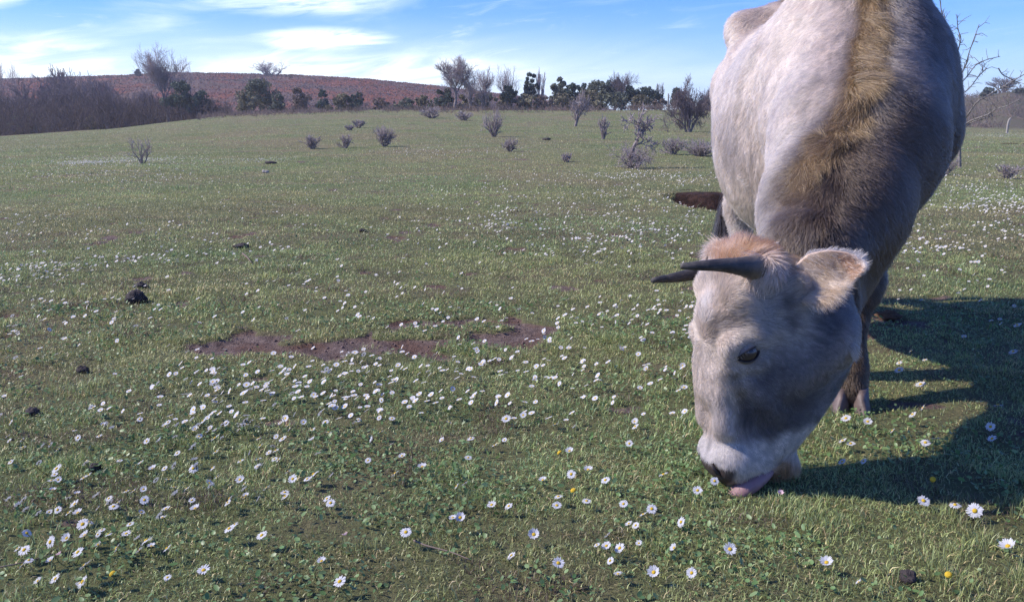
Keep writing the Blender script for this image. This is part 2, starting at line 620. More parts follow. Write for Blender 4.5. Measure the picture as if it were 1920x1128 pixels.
def W(p):
    """Draws the barrel and hind quarters a little closer: the cow stands gathered, hind feet well forward."""
    p = np.array(p, float)
    o = np.maximum(p[..., 1] - 2.95, 0)
    p[..., 1] = p[..., 1] - o * (1 - SHORT)
    p[..., 0] = p[..., 0] - o * 0.055
    return p


TR = np.array([  # trunk stations: y, centre x, top z, bottom z, half width
    (2.78, 1.04, 0.98, 0.53, 0.12), (2.92, 1.05, 1.18, 0.47, 0.21), (3.10, 1.06, 1.25, 0.43, 0.28), (3.30, 1.08, 1.25, 0.40, 0.33),
    (3.55, 1.115, 1.22, 0.36, 0.355), (3.80, 1.155, 1.21, 0.36, 0.362), (4.05, 1.19, 1.21, 0.40, 0.35), (4.30, 1.22, 1.22, 0.52, 0.28),
    (4.55, 1.25, 1.19, 0.66, 0.23), (4.72, 1.27, 1.10, 0.78, 0.15)])
_w = W(np.stack([TR[:, 1], TR[:, 0], TR[:, 2]], -1))
TR[:, 0], TR[:, 1] = _w[:, 1], _w[:, 0]


def sdf_trunk(p):
    y = p[..., 1]
    yc = np.clip(y, TR[0, 0], TR[-1, 0])
    cx, zt, zb, w = (np.interp(yc, TR[:, 0], TR[:, k]) for k in (1, 2, 3, 4))
    zc, h = (zt + zb) / 2, (zt - zb) / 2
    tz = (p[..., 2] - zc) / h
    w = w * (1 - 0.33 * np.clip(tz, 0, 1) ** 2) * (1 - 0.30 * np.clip(-tz, 0, 1) ** 1.5 * sstep(3.35, 2.95, y))
    q = ((np.abs(p[..., 0] - cx) / w) ** 2.2 + np.abs(tz) ** 2.5) ** (1 / 2.35)
    d = (q - 1) * np.minimum(w, h)
    o = np.abs(y - yc)
    return np.where(o > 0, np.hypot(np.maximum(d, 0), o) + np.minimum(d, 0) * 0, d)


def smin(a, b, k):
    h = np.clip(0.5 + 0.5 * (b - a) / k, 0, 1)
    return b + (a - b) * h - k * h * (1 - h)


def axis_grid(lo, mid0, mid1, hi, fine, coarse):
    out = [np.arange(lo, mid0, coarse), np.arange(mid0, mid1, fine), np.arange(mid1, hi, coarse)]
    return np.concatenate([o for o in out if len(o)])


EYE = to_head(H(1400, 661))
EYE_C = None
KNEE = 0.045


def build_cow_surface():
    xs = axis_grid(0.34, 0.34, 0.96, 1.72, 0.005, 0.013)
    ys = axis_grid(1.84, 1.84, 2.46, 4.95, 0.005, 0.014)
    zs = axis_grid(-0.03, -0.03, 0.68, 1.42, 0.005, 0.013)
    F = np.full((len(xs), len(ys), len(zs)), 0.5, np.float32)

    def region(lo, hi):
        i = [np.searchsorted(g, l) for g, l in zip((xs, ys, zs), lo)]
        j = [np.searchsorted(g, h) for g, h in zip((xs, ys, zs), hi)]
        sl = tuple(slice(a, b) for a, b in zip(i, j))
        G = np.stack(np.meshgrid(xs[sl[0]], ys[sl[1]], zs[sl[2]], indexing='ij'), -1)
        return sl, G

    def add(fn, lo, hi, k):
        sl, G = region(lo, hi)
        F[sl] = smin(F[sl], fn(G).astype(np.float32), k)

    def sub(fn, lo, hi, k):
        sl, G = region(lo, hi)
        F[sl] = -smin(-F[sl], fn(G).astype(np.float32), k)

    def cap(a, b, ra, rb, k=0.05):
        a, b = W(a), W(b)
        m = max(ra, rb) + k * 1.6 + 0.03
        add(lambda G: capsule(G, a, b, ra, rb), np.minimum(a, b) - m, np.maximum(a, b) + m, k)

    def cut(a, b, ra, rb, k=0.01):
        a, b = np.asarray(a, float), np.asarray(b, float)
        m = max(ra, rb) + k * 1.6 + 0.02
        sub(lambda G: capsule(G, a, b, ra, rb), np.minimum(a, b) - m, np.maximum(a, b) + m, k)

    add(sdf_trunk, (0.5, 2.5, 0.3), (1.72, 4.95, 1.42), 0.02)
    # shoulders, withers, spine, hips
    for x0, x1 in ((0.90, 0.895), (1.215, 1.195)):
        cap((x0 + (0.05 if x0 < 1 else -0.05), 3.10, 1.10), (x1, 2.92, 0.76), 0.09, 0.118, 0.10)
        cap((x1, 2.92, 0.78), (x1 + (0.03 if x0 < 1 else -0.075), 3.00, 0.60), 0.112, 0.085, 0.08)
    cap((1.06, 2.98, 1.20), (1.09, 3.4, 1.245), 0.055, 0.05, 0.10)
    cap((1.09, 3.4, 1.22), (1.22, 4.3, 1.22), 0.04, 0.045, 0.08)
    for s in (-1, 1):
        cap((1.22 + 0.225 * s, 4.28, 1.155), (1.22 + 0.10 * s, 4.30, 1.20), 0.055, 0.05, 0.07)
        cap((1.22 + 0.215 * s, 4.28, 1.14), (1.20 + 0.28 * s, 3.9, 0.90), 0.03, 0.05, 0.12)
        cap((1.26 + 0.12 * s, 4.66, 1.06), (1.26 + 0.12 * s, 4.60, 0.96), 0.07, 0.10, 0.08)
    # neck and dewlap
    cap((0.70, 2.24, 0.50), (0.80, 2.40, 0.585), 0.115, 0.165, 0.05)
    cap((0.80, 2.40, 0.585), (0.925, 2.62, 0.74), 0.165, 0.205, 0.06)
    cap((0.925, 2.62, 0.74), (1.05, 2.95, 0.93), 0.205, 0.25, 0.09)
    cap((0.95, 2.70, 0.92), (1.06, 3.00, 1.16), 0.085, 0.09, 0.12)
    cap((0.75, 2.25, 0.36), (0.96, 2.66, 0.50), 0.06, 0.07, 0.10)
    cap((0.96, 2.66, 0.52), (1.03, 2.84, 0.50), 0.09, 0.105, 0.08)
    # legs
    def leg(pts, k=0.04):
        for (a, ra), (b, rb) in zip(pts[:-1], pts[1:]):
            cap(a, b, ra, rb, k)
    leg([((1.12, 2.97, 0.60), 0.085), ((1.015, 2.77, 0.36), 0.052), ((1.005, 2.75, 0.32), 0.050), ((0.972, 2.69, 0.14), 0.032), ((0.968, 2.675, 0.10), 0.040), ((0.962, 2.645, 0.05), 0.040)])
    leg([((0.92, 3.02, 0.62), 0.10), ((0.86, 2.98, 0.36), 0.055), ((0.85, 2.97, 0.32), 0.052), ((0.80, 2.97, 0.14), 0.034), ((0.80, 2.965, 0.10), 0.041), ((0.79, 2.93, 0.05), 0.040)])
    for s, dy in ((-1, 0.0), (1, 0.16)):
        c = 1.245 + 0.17 * s
        leg([((c, 4.40 + dy * .3, 0.92), 0.17), ((c - 0.01 * s, 4.22 + dy * .6, 0.66), 0.12), ((c, 4.48 + dy, 0.47), 0.060), ((c, 4.54 + dy, 0.42), 0.052), ((c, 4.46 + dy, 0.16), 0.036), ((c, 4.45 + dy, 0.10), 0.043), ((c, 4.41 + dy, 0.05), 0.041)], 0.06)
    # head
    add(sdf_head, (0.34, 1.84, -0.03), (1.0, 2.55, 0.68), 0.035)
    for s in (-1, 1):
        cap(H(1412, 632, 0.086 * s), H(1372 + (8 if s < 0 else 0), 650, 0.082 * s), 0.026, 0.022, 0.022)      # brow over the eye
        cap(H(1370 + (10 if s < 0 else 0), 650, 0.082 * s), H(1368 + (8 if s < 0 else 0), 690, 0.076 * s), 0.019, 0.013, 0.022)      # inner rim of the orbit
        cap(H(1378, 690, 0.082 * s), H(1425, 676, 0.090 * s), 0.012, 0.014, 0.018)      # lower rim of the orbit
        cap(H(1432, 600, 0.080 * s), H(1392, 556, 0.072 * s), 0.028, 0.030, 0.04)       # temple ridge
        cap(H(1478, 692, 0.062 * s), H(1555, 640, 0.056 * s), 0.045, 0.056, 0.05)       # cheek muscle
        cap(H(1392, 722, 0.076 * s), H(1452, 772, 0.068 * s), 0.016, 0.014, 0.030)      # cheekbone crest
        cap(H(1360, 700, 0.050 * s), H(1360, 800, 0.046 * s), 0.022, 0.020, 0.03)       # edge of the nasal bone
        cap(H(1372, 862, 0.046 * s), H(1378, 880, 0.046 * s), 0.024, 0.018, 0.03)       # nostril wing
        cap(H(1385, 866, 0.044 * s), H(1420, 862, 0.042 * s), 0.028, 0.022, 0.025)      # upper lip
        cap(H(1432, 510, 0.070 * s), H(1428, 505, 0.085 * s), 0.030, 0.030, 0.03)       # horn base
        cap(H(1480, 540, 0.075 * s), H(1502, 528, 0.100 * s), 0.020, 0.014, 0.04)       # ear root
    cap(H(1385, 500), H(1440, 500), 0.040, 0.038, 0.04)                                 # poll
    cap(H(1448, 893, 0.0), H(1464, 862, 0.0), 0.026, 0.036, 0.02)                       # chin
    cap(H(1352, 600), H(1345, 720), 0.040, 0.030, 0.05)
    # mouth opening, eye sockets, nostrils, temple hollows
    for s in (-0.05, 0.05):
        cut(H(1438, 876, s), H(1405, 915, s), 0.005, 0.013, 0.008)
    cut(H(1438, 878, 0.0), H(1405, 917, 0.0), 0.008, 0.016, 0.008)
    for s in (-1, 1):
        e = H(1398, 661, 0.122 * s)
        cut(H(1386, 667, 0.119 * s), H(1410, 655, 0.123 * s), 0.0165, 0.0165, 0.008)
        cut(H(1372, 706, 0.112 * s), H(1366, 770, 0.098 * s), 0.018, 0.016, 0.03)
        cut(H(1400, 760, 0.108 * s), H(1420, 815, 0.100 * s), 0.020, 0.020, 0.04)
        cut(H(1456, 598, 0.128 * s), H(1450, 575, 0.126 * s), 0.022, 0.018, 0.03)
        cut(H(1346, 882, 0.046 * s), H(1338, 870, 0.036 * s), 0.008, 0.007, 0.008)
    # surface nets
    S = F < 0
    nx, ny, nz = F.shape
    cs = np.zeros((nx - 1, ny - 1, nz - 1), np.uint8)
    for a in (0, 1):
        for b in (0, 1):
            for c in (0, 1):
                cs += S[a:nx - 1 + a, b:ny - 1 + b, c:nz - 1 + c]
    act = (cs > 0) & (cs < 8)
    I = np.argwhere(act)
    idx = np.full(act.shape, -1, np.int32)
    idx[act] = np.arange(len(I))
    acc, cnt = np.zeros((len(I), 3)), np.zeros(len(I))
    grids = (xs, ys, zs)
    for ax in range(3):
        o = [k for k in range(3) if k != ax]
        for a in (0, 1):
            for b in (0, 1):
                i0 = I.copy()
                i0[:, o[0]] += a
                i0[:, o[1]] += b
                i1 = i0.copy()
                i1[:, ax] += 1
                f0, f1 = F[tuple(i0.T)], F[tuple(i1.T)]
                m = (f0 < 0) != (f1 < 0)
                t = np.where(m, f0 / np.where(m, f0 - f1, 1), 0)
                P = np.stack([grids[k][i0[:, k]] for k in range(3)], -1)
                P[:, ax] += t * (grids[ax][i1[:, ax]] - grids[ax][i0[:, ax]])
                acc += np.where(m[:, None], P, 0)
                cnt += m
    V = acc / cnt[:, None]
    quads = []
    for ax in range(3):
        o = [(ax + 1) % 3, (ax + 2) % 3]
        sl0 = [slice(None)] * 3
        sl1 = [slice(None)] * 3
        sl0[ax], sl1[ax] = slice(0, -1), slice(1, None)
        ch = S[tuple(sl0)] != S[tuple(sl1)]
        E = np.argwhere(ch)
        E = E[np.all([(E[:, k] > 0) & (E[:, k] < F.shape[k] - 1) for k in o], 0)]
        ins = S[tuple(E.T)]
        cell = []
        for (a, b) in ((0, 0), (-1, 0), (-1, -1), (0, -1)):
            q = E.copy()
            q[:, o[0]] += a
            q[:, o[1]] += b
            cell.append(idx[tuple(q.T)])
        Q = np.stack(cell, -1)
        Q = np.where(ins[:, None], Q, Q[:, ::-1])
        quads.append(Q)
    Q = np.concatenate(quads)
    Q = Q[(Q >= 0).all(1)]
    # light smoothing
    ed = np.concatenate([Q[:, [0, 1]], Q[:, [1, 2]], Q[:, [2, 3]], Q[:, [3, 0]]])
    deg = np.bincount(ed.ravel(), minlength=len(V)).astype(float)
    for _ in range(3):
        sm = np.zeros_like(V)
        for k in range(3):
            sm[:, k] = np.bincount(ed[:, 0], V[ed[:, 1], k], len(V)) + np.bincount(ed[:, 1], V[ed[:, 0], k], len(V))
        V = V * 0.5 + 0.5 * sm / deg[:, None]
    # keep the largest connected piece implicitly: drop nothing
    return V, Q


V, Q = build_cow_surface()
print('cow surface', len(V), 'verts', round(time.time() - T0, 1), 's')


def vertex_normals(V, Q):
    d1, d2 = V[Q[:, 2]] - V[Q[:, 0]], V[Q[:, 3]] - V[Q[:, 1]]
    n = np.cross(d1, d2)
    out = np.zeros_like(V)
    for k in range(4):
        for c in range(3):
            out[:, c] += np.bincount(Q[:, k], n[:, c], len(V))
    return unit(out)


VN = vertex_normals(V, Q)
c_ = V.mean(0)
if ((V - c_) * VN).sum() < 0:
    VN = -VN
    Q = Q[:, ::-1]

NECK_LINE = np.array([(0.63, 2.20, 0.60), (0.74, 2.36, 0.76), (0.86, 2.62, 0.98), (1.04, 2.96, 1.24), (1.09, 3.4, 1.30), (1.22, 4.3, 1.26)])


def dist_polyline(p, L):
    best = np.full(len(p), 9.0)
    par = np.zeros(len(p))
    for k in range(len(L) - 1):
        a, b = L[k], L[k + 1]
        ab = b - a
        t = np.clip(((p - a) @ ab) / ab.dot(ab), 0, 1)
        d = np.linalg.norm(p - a - t[:, None] * ab, axis=1)
        m = d < best
        best = np.where(m, d, best)
        par = np.where(m, k + t, par)
    return best, par


def cast_on_cow(pixels):
    from mathutils.bvhtree import BVHTree
    tree = BVHTree.FromPolygons(V.tolist(), Q.tolist())
    out = []
    for (a, b) in pixels:
        h = tree.ray_cast(Vector((0, 0, CAM_H)), Vector(ray(a, b)).normalized())
        if h[0] is not None:
            out.append(np.array(h[0]))
    return np.array(out)


CREST = cast_on_cow([(1475, 440), (1490, 380), (1512, 325), (1550, 280), (1588, 230), (1612, 170), (1626, 100), (1636, 30), (1642, -40)])
HEAD_MARKS = [(cast_on_cow(px_), rad_ / 860.0, c_, st_) for px_, rad_, c_, st_ in (
    ([(1350, 800), (1340, 770), (1345, 830), (1385, 815)], 42, (0.46, 0.395, 0.385), 0.8),
    ([(1336, 610), (1338, 630), (1342, 650), (1348, 672), (1356, 692), (1356, 605), (1372, 600)], 21, (0.085, 0.070, 0.070), 0.62),
    ([(1395, 628), (1425, 640), (1432, 668), (1415, 695), (1380, 700)], 24, (0.42, 0.37, 0.33), 0.80),
    ([(1440, 560), (1455, 590), (1450, 615)], 20, (0.45, 0.36, 0.27), 0.6),
    ([(1478, 600), (1470, 570)], 24, (0.085, 0.072, 0.070), 0.8),
    ([(1374, 704), (1382, 718), (1387, 734), (1391, 752), (1396, 770), (1402, 788)], 18, (0.055, 0.048, 0.052), 0.7),
    ([(1420, 735), (1412, 715)], 24, (0.26, 0.23, 0.235), 0.65),
    ([(1440, 775), (1475, 780), (1440, 800), (1500, 770), (1420, 790)], 60, (0.075, 0.067, 0.074), 0.55),
    ([(1550, 690), (1520, 720)], 80, (0.088, 0.080, 0.088), 0.6),
    ([(1480, 835), (1520, 815)], 36, (0.33, 0.27, 0.255), 0.8),
    ([(1446, 870), (1440, 878), (1434, 886), (1428, 892)], 13, (0.030, 0.022, 0.020), 0.95),
    ([(1322, 570), (1320, 595)], 24, (0.78, 0.70, 0.66), 0.95),
)]
SHOULDER_L = cast_on_cow([(1705, 120)])[0]
NECK_DARK = cast_on_cow([(1545, 430), (1560, 390), (1620, 380), (1665, 440), (1610, 310), (1690, 330), (1540, 340)])
CREST = np.vstack([CREST, W([(1.12, 3.5, 1.27), (1.22, 4.3, 1.26)])])


def blob(p, c, r):
    """1 at the centre of a soft ball, 0 outside r."""
    return 1 - sstep(0.25, 1.0, np.linalg.norm((p - np.asarray(c)) / r, axis=1))


def head_weight(p):
    L = to_head(p)
    hd = sdf_head(p)
    return np.maximum(1 - sstep(0.0, 0.06, hd), 1 - sstep(0.09, 0.14, np.linalg.norm(p - H(1455, 880), axis=1))) * (p[:, 1] < 2.6)


def coat(p, n):
    """Coat colour (linear albedo, left side with painted shade) of the animal at points p with normals n."""
    N = len(p)
    white = np.array([0.76, 0.63, 0.535])
    cream = np.array([0.66, 0.52, 0.40])
    grey = np.array([0.40, 0.345, 0.325])
    dgrey = np.array([0.105, 0.094, 0.098])
    brown = np.array([0.112, 0.076, 0.056])
    gold = np.array([0.34, 0.215, 0.095])
    rust = np.array([0.44, 0.185, 0.058])

    def mix(c, w, to):
        return c + (np.asarray(to) - c) * np.clip(w, 0, 1)[:, None]
    nz1, nz2, nz3 = fbm(p, 0.28, 1, 3), fbm(p, 0.07, 2, 3), fbm(p, 0.03, 4, 2)
    c = np.tile(white, (N, 1))
    # body: creamy with smoky patches
    c = mix(c, sstep(0.46, 0.70, nz1) * 0.42, grey)
    c = mix(c, sstep(0.5, 0.75, nz2) * 0.30, cream)
    flank = sstep(3.1, 3.4, p[:, 1]) * sstep(0.75, 0.60, p[:, 2]) if False else np.zeros(N)
    flank = (1 - sstep(0.0, 1.0, np.abs(p[:, 2] - 0.72) / 0.16)) * sstep(3.05, 3.3, p[:, 1]) * (1 - sstep(3.9, 4.3, p[:, 1]))
    c = mix(c, flank * 0.75 * sstep(0.3, 0.6, nz1), np.array([0.36, 0.285, 0.25]))
    # shoulder line
    c = mix(c, blob(p, (0.80, 2.86, 0.80), np.array([0.07, 0.2, 0.5])) * 0.6, white)
    # left side (seen right) of trunk and neck: shade painted over dark fur; neck smokier below the crest
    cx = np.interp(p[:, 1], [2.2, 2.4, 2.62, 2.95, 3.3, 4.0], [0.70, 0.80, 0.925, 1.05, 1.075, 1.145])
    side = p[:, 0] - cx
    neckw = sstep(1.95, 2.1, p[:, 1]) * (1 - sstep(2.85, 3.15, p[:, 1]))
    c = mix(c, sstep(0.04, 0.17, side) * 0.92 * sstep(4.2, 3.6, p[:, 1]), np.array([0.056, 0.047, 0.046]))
    c = mix(c, blob(p, SHOULDER_L, np.array([0.06, 0.2, 0.17])) * 0.5, grey)  # lit streak on the left shoulder, painted into the coat
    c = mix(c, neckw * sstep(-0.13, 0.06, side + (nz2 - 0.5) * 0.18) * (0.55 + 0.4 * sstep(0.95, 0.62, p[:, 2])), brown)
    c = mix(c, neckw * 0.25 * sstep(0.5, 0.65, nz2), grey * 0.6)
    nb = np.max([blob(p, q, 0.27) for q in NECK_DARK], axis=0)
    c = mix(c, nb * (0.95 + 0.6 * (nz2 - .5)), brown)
    # crest stripe
    d, par = dist_polyline(p, CREST)
    c = mix(c, (1 - sstep(0.012, 0.055, d + (nz2 - .5) * 0.05)) * sstep(0.3, 3.0, par), gold * 0.85)
    # legs
    low = sstep(0.50, 0.30, p[:, 2]) * (p[:, 1] > 2.5)
    fore = low * (p[:, 1] < 3.3)
    c = mix(c, fore * 0.95, np.array([0.075, 0.046, 0.028]))
    c = mix(c, low * (p[:, 1] >= 3.3) * 0.2, grey)
    c = mix(c, blob(p, (1.05, 2.86, 0.42), np.array([0.14, 0.14, 0.12])) * 0.7, cream)
    # head
    L = to_head(p)
    u, f, s = L[:, 0], L[:, 1], L[:, 2]
    hwt = head_weight(p)
    px, py = (L[:, 0] - hu[0]) / (hu[-1] - hu[0]), None
    t = u                                                       # metres below the head origin
    uu = (u - hu[0]) / (hu[-1] - hu[0])                         # 0 poll .. 1 lips
    a, b = np.interp(u, hu, hf0), np.interp(u, hu, hf1)
    ff = np.clip((a - f) / np.maximum(a - b, 1e-3), 0, 1)      # 0 front .. 1 jaw
    hc = np.tile(np.array([0.122, 0.116, 0.128]), (N, 1))
    hc = mix(hc, sstep(0.45, 0.70, nz2) * 0.25, grey)
    wob = (nz2 - 0.5) * 0.05
    hc = mix(hc, sstep(0.48, 0.30, uu + wob) * sstep(0.62, 0.42, ff), np.array([0.44, 0.385, 0.345]))               # forehead
    hc = mix(hc, sstep(0.17, 0.05, ff + wob) * (1 - sstep(0.80, 0.9, uu)), np.array([0.60, 0.485, 0.41]))            # bridge of the nose
    for (pts, rad, colr_, st_) in HEAD_MARKS:
        wgt = np.max([blob(p, q, rad) for q in pts], axis=0)
        hc = mix(hc, wgt * st_ * (0.85 + 0.6 * (nz3 - .5)), np.array(colr_))
    hc = mix(hc, sstep(0.095, 0.03, uu + wob) * sstep(0.66, 0.40, ff), rust)
    hc = mix(hc, sstep(0.20, 0.08, uu) * sstep(0.35, 0.6, ff), np.array([0.46, 0.29, 0.15]))
    hc = mix(hc, sstep(0.735, 0.80, uu + (ff - .3) * 0.06 + (nz3 - .5) * 0.06), np.array([0.62, 0.55, 0.51]))      # pale muzzle ring
    hc = mix(hc, sstep(0.84, 0.93, uu) * sstep(0.60, 0.74, ff), np.array([0.46, 0.25, 0.11]))                       # chin
    hc = mix(hc, sstep(0.92, 0.98, uu) * sstep(0.62, 0.4, ff) * sstep(0.12, 0.3, ff), np.array([0.27, 0.20, 0.11]))
    nose = sstep(NOSE_F - 0.006, NOSE_F + 0.006, f + (nz3 - .5) * .008) * sstep(0.862, 0.90, uu)
    hc = mix(hc, nose, np.array([0.085, 0.062, 0.058]))
    c = c + (hc - c) * hwt[:, None]
    return np.clip(c * (0.86 + 0.28 * nz3)[:, None], 0, 0.92), nose * hwt


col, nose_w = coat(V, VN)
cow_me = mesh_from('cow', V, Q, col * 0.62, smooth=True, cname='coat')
m_skin, nt = material('cow_skin')
geo = node(nt, 'ShaderNodeNewGeometry')
nn = noise(nt, geo.outputs['Position'], 210.0, 3, 0.6)
bp = node(nt, 'ShaderNodeBump', {'Strength': 0.6, 'Distance': 0.004, 'Height': nn})
b = node(nt, 'ShaderNodeBsdfPrincipled', {'Base Color': attr(nt, 'coat'), 'Roughness': 0.6, 'Specular IOR Level': 0.25, 'Normal': bp.outputs[0]})
finish(nt, b.outputs[0])
cow = link('cow', cow_me, m_skin)
tag(cow, 'pale grey cream cow with dark horns bending its head down to lick the daisies', 'cow')

# ---- fur
m_fur, nt = material('cow_fur')
hb = node(nt, 'ShaderNodeBsdfHairPrincipled', {'Color': attr(nt, 'fur_color'), 'Roughness': 0.42, 'Radial Roughness': 0.55, 'Random Roughness': 0.2, 'Coat': 0.0}, model='CHIANG', parametrization='COLOR')
db = node(nt, 'ShaderNodeBsdfDiffuse', {'Color': attr(nt, 'fur_color')})
mx = node(nt, 'ShaderNodeMixShader', {0: 0.45, 1: hb.outputs[0], 2: db.outputs[0]})
finish(nt, mx.outputs[0])
rng = np.random.default_rng(7)
WHORL = H(1322, 640, 0.01)


def hair_object(name, roots, dirs, nrm, length, radius, color, bend, parent, pts=5, jitter=0.15, mat=None):
    """Strands that leave along dirs and bend towards `bend` (n,3)."""
    n = len(roots)
    t = np.linspace(0, 1, pts)
    P = np.zeros((n, pts, 3))
    P[:, 0] = roots
    cur = roots.copy()
    wob = rng.normal(0, jitter, (n, 3))
    for k in range(1, pts):
        a = t[k]
        d = unit(dirs * (1 - a) + bend * a + wob * a)
        cur = cur + d * (length / (pts - 1))[:, None]
        P[:, k] = cur
    cd = bpy.data.hair_curves.new(name)
    cd.add_curves([pts] * n)
    cd.position_data.foreach_set('vector', P.reshape(-1).astype(np.float32))
    ra = cd.attributes.get('radius') or cd.attributes.new('radius', 'FLOAT', 'POINT')
    taper = np.clip(1.0 - t ** 2 * 0.85, 0.1, 1)
    ra.data.foreach_set('value', (radius[:, None] * taper[None]).reshape(-1).astype(np.float32))
    ca = cd.attributes.new('fur_color', 'FLOAT_COLOR', 'CURVE')
    cc = np.ones((n, 4), np.float32)
    cc[:, :3] = color
    ca.data.foreach_set('color', cc.reshape(-1))
    cd.materials.append(mat or m_fur)
    o = bpy.data.objects.new(name, cd)
    COL.objects.link(o)
    o.parent = parent
    return o


def sample_surface(V, Q, VN, dens):
    """Random points on the quads; dens is per face, in points per square metre."""
    tri = np.concatenate([Q[:, [0, 1, 2]], Q[:, [0, 2, 3]]])
    dn = np.concatenate([dens, dens])
    a = 0.5 * np.linalg.norm(np.cross(V[tri[:, 1]] - V[tri[:, 0]], V[tri[:, 2]] - V[tri[:, 0]]), axis=1)
    k = rng.poisson(a * dn)
    t = np.repeat(np.arange(len(tri)), k)
    r1, r2 = np.sqrt(rng.random(len(t))), rng.random(len(t))
    w = np.stack([1 - r1, r1 * (1 - r2), r1 * r2], -1)
    P = (V[tri[t]] * w[..., None]).sum(1)
    N = unit((VN[tri[t]] * w[..., None]).sum(1))
    return P, N


fc = V[Q].mean(1)
fn = unit(VN[Q].mean(1))
tocam = unit(np.array([0, 0, CAM_H]) - fc)
facing = (fn * tocam).sum(1)
isheadf = head_weight(fc)
_, nosef = coat(fc, fn)
dens = np.where(isheadf > 0.5, 520000.0, 125000.0)
dens = np.where((fc[:, 1] < 2.7) & (isheadf <= 0.5), 260000.0, dens)
dens = dens * np.where(facing > -0.35, 1.0, 0.06) * (1 - np.clip(nosef * 1.4, 0, 1))
dens = dens * np.where(fc[:, 2] < 0.035, 0.1, 1)
P, N = sample_surface(V, Q, VN, dens)
hwp = head_weight(P)
Lh = to_head(P)
uu = (Lh[:, 0] - hu[0]) / (hu[-1] - hu[0])
ffr = np.clip((np.interp(Lh[:, 0], hu, hf0) - Lh[:, 1]) / np.maximum(np.interp(Lh[:, 0], hu, hf0) - np.interp(Lh[:, 0], hu, hf1), 1e-3), 0, 1)
flow_h = unit(P - WHORL) + np.array([0.10, 0.0, -0.35])
muz = sstep(0.80, 0.92, uu)
flow_h = flow_h * (1 - muz[:, None]) + muz[:, None] * (np.array([0.35, -0.05, -0.9]) + 0.0 * flow_h)
pollw = sstep(0.14, 0.02, uu)
cxp = np.interp(P[:, 1], [2.2, 2.4, 2.62, 2.95, 3.4, 4.3], [0.70, 0.80, 0.925, 1.05, 1.10, 1.22])
lat = np.clip((P[:, 0] - cxp) / 0.2, -1, 1)
flow_b = np.stack([lat * 0.45, np.full(len(P), 0.30), np.full(len(P), -0.75)], -1)
nk = (sstep(2.1, 2.3, P[:, 1]) * (1 - sstep(2.7, 3.0, P[:, 1])))[:, None]
flow_b = flow_b * (1 - nk) + nk * np.stack([lat * 0.9 - 0.15, np.full(len(P), -0.05), np.full(len(P), -0.55)], -1)
flow = unit(flow_b * (1 - hwp[:, None]) + flow_h * hwp[:, None])
wn = np.stack([vnoise(P, 0.09, 71) - .5, vnoise(P, 0.09, 72) - .5, vnoise(P, 0.09, 73) - .5], -1)
cs_ = np.where(hwp > 0.5, 0.012, 0.030)[:, None]
clump = np.stack([vnoise(P / cs_, 1.0, 81) - .5, vnoise(P / cs_, 1.0, 82) - .5, vnoise(P / cs_, 1.0, 83) - .5], -1)
fl0 = unit(flow + wn * 0.9 - N * ((flow + wn * 0.9) * N).sum(1, keepdims=True))
rel = P - np.where((hwp > 0.5)[:, None], HEAD_M, np.array([1.1, 3.0, 0.8]))
PST = P - 0.78 * fl0 * (rel * fl0).sum(1, keepdims=True)
flow = flow + wn * 0.9 + clump * 0.75
flow = unit(flow - N * (flow * N).sum(1, keepdims=True))
lift = np.where(hwp > 0.5, 0.42, 0.55)
lift = lift + 0.5 * pollw * hwp
dirs = unit(flow + N * lift[:, None])
bend = unit(flow + N * 0.12)
length = np.where(hwp > 0.5, 0.0100, 0.028)
length = length + hwp * (0.010 * sstep(0.45, 0.25, uu) + 0.028 * pollw * sstep(.55, .32, ffr) + 0.006 * sstep(0.80, 0.90, uu) + 0.016 * sstep(0.86, .93, uu) * sstep(.62, .75, ffr))
brisk = blob(P, (1.05, 2.84, 0.44), np.array([0.17, 0.2, 0.16]))
length = length + 0.030 * brisk
length = np.where((P[:, 2] < 0.3) & (P[:, 1] > 2.5), 0.016, length) + np.where((P[:, 2] < 0.09) & (P[:, 1] > 2.5), 0.012, 0)
eyed = np.minimum(np.linalg.norm(P - H(1398, 661, 0.100), axis=1), np.linalg.norm(P - H(1398, 661, -0.100), axis=1))
length = length * (0.30 + 0.70 * sstep(0.018, 0.045, eyed)) * rng.uniform(0.65, 1.2, len(P))
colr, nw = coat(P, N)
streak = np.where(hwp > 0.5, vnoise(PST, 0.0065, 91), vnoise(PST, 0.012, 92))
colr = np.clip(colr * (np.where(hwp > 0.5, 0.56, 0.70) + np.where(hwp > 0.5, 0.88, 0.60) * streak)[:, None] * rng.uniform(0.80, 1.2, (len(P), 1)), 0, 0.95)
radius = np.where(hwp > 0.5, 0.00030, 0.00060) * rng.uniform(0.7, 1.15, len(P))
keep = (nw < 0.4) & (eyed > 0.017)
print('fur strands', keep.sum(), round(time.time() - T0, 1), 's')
hair_object('coat_fur', (P - N * 0.001)[keep], dirs[keep], N[keep], length[keep], radius[keep], colr[keep], bend[keep], cow)

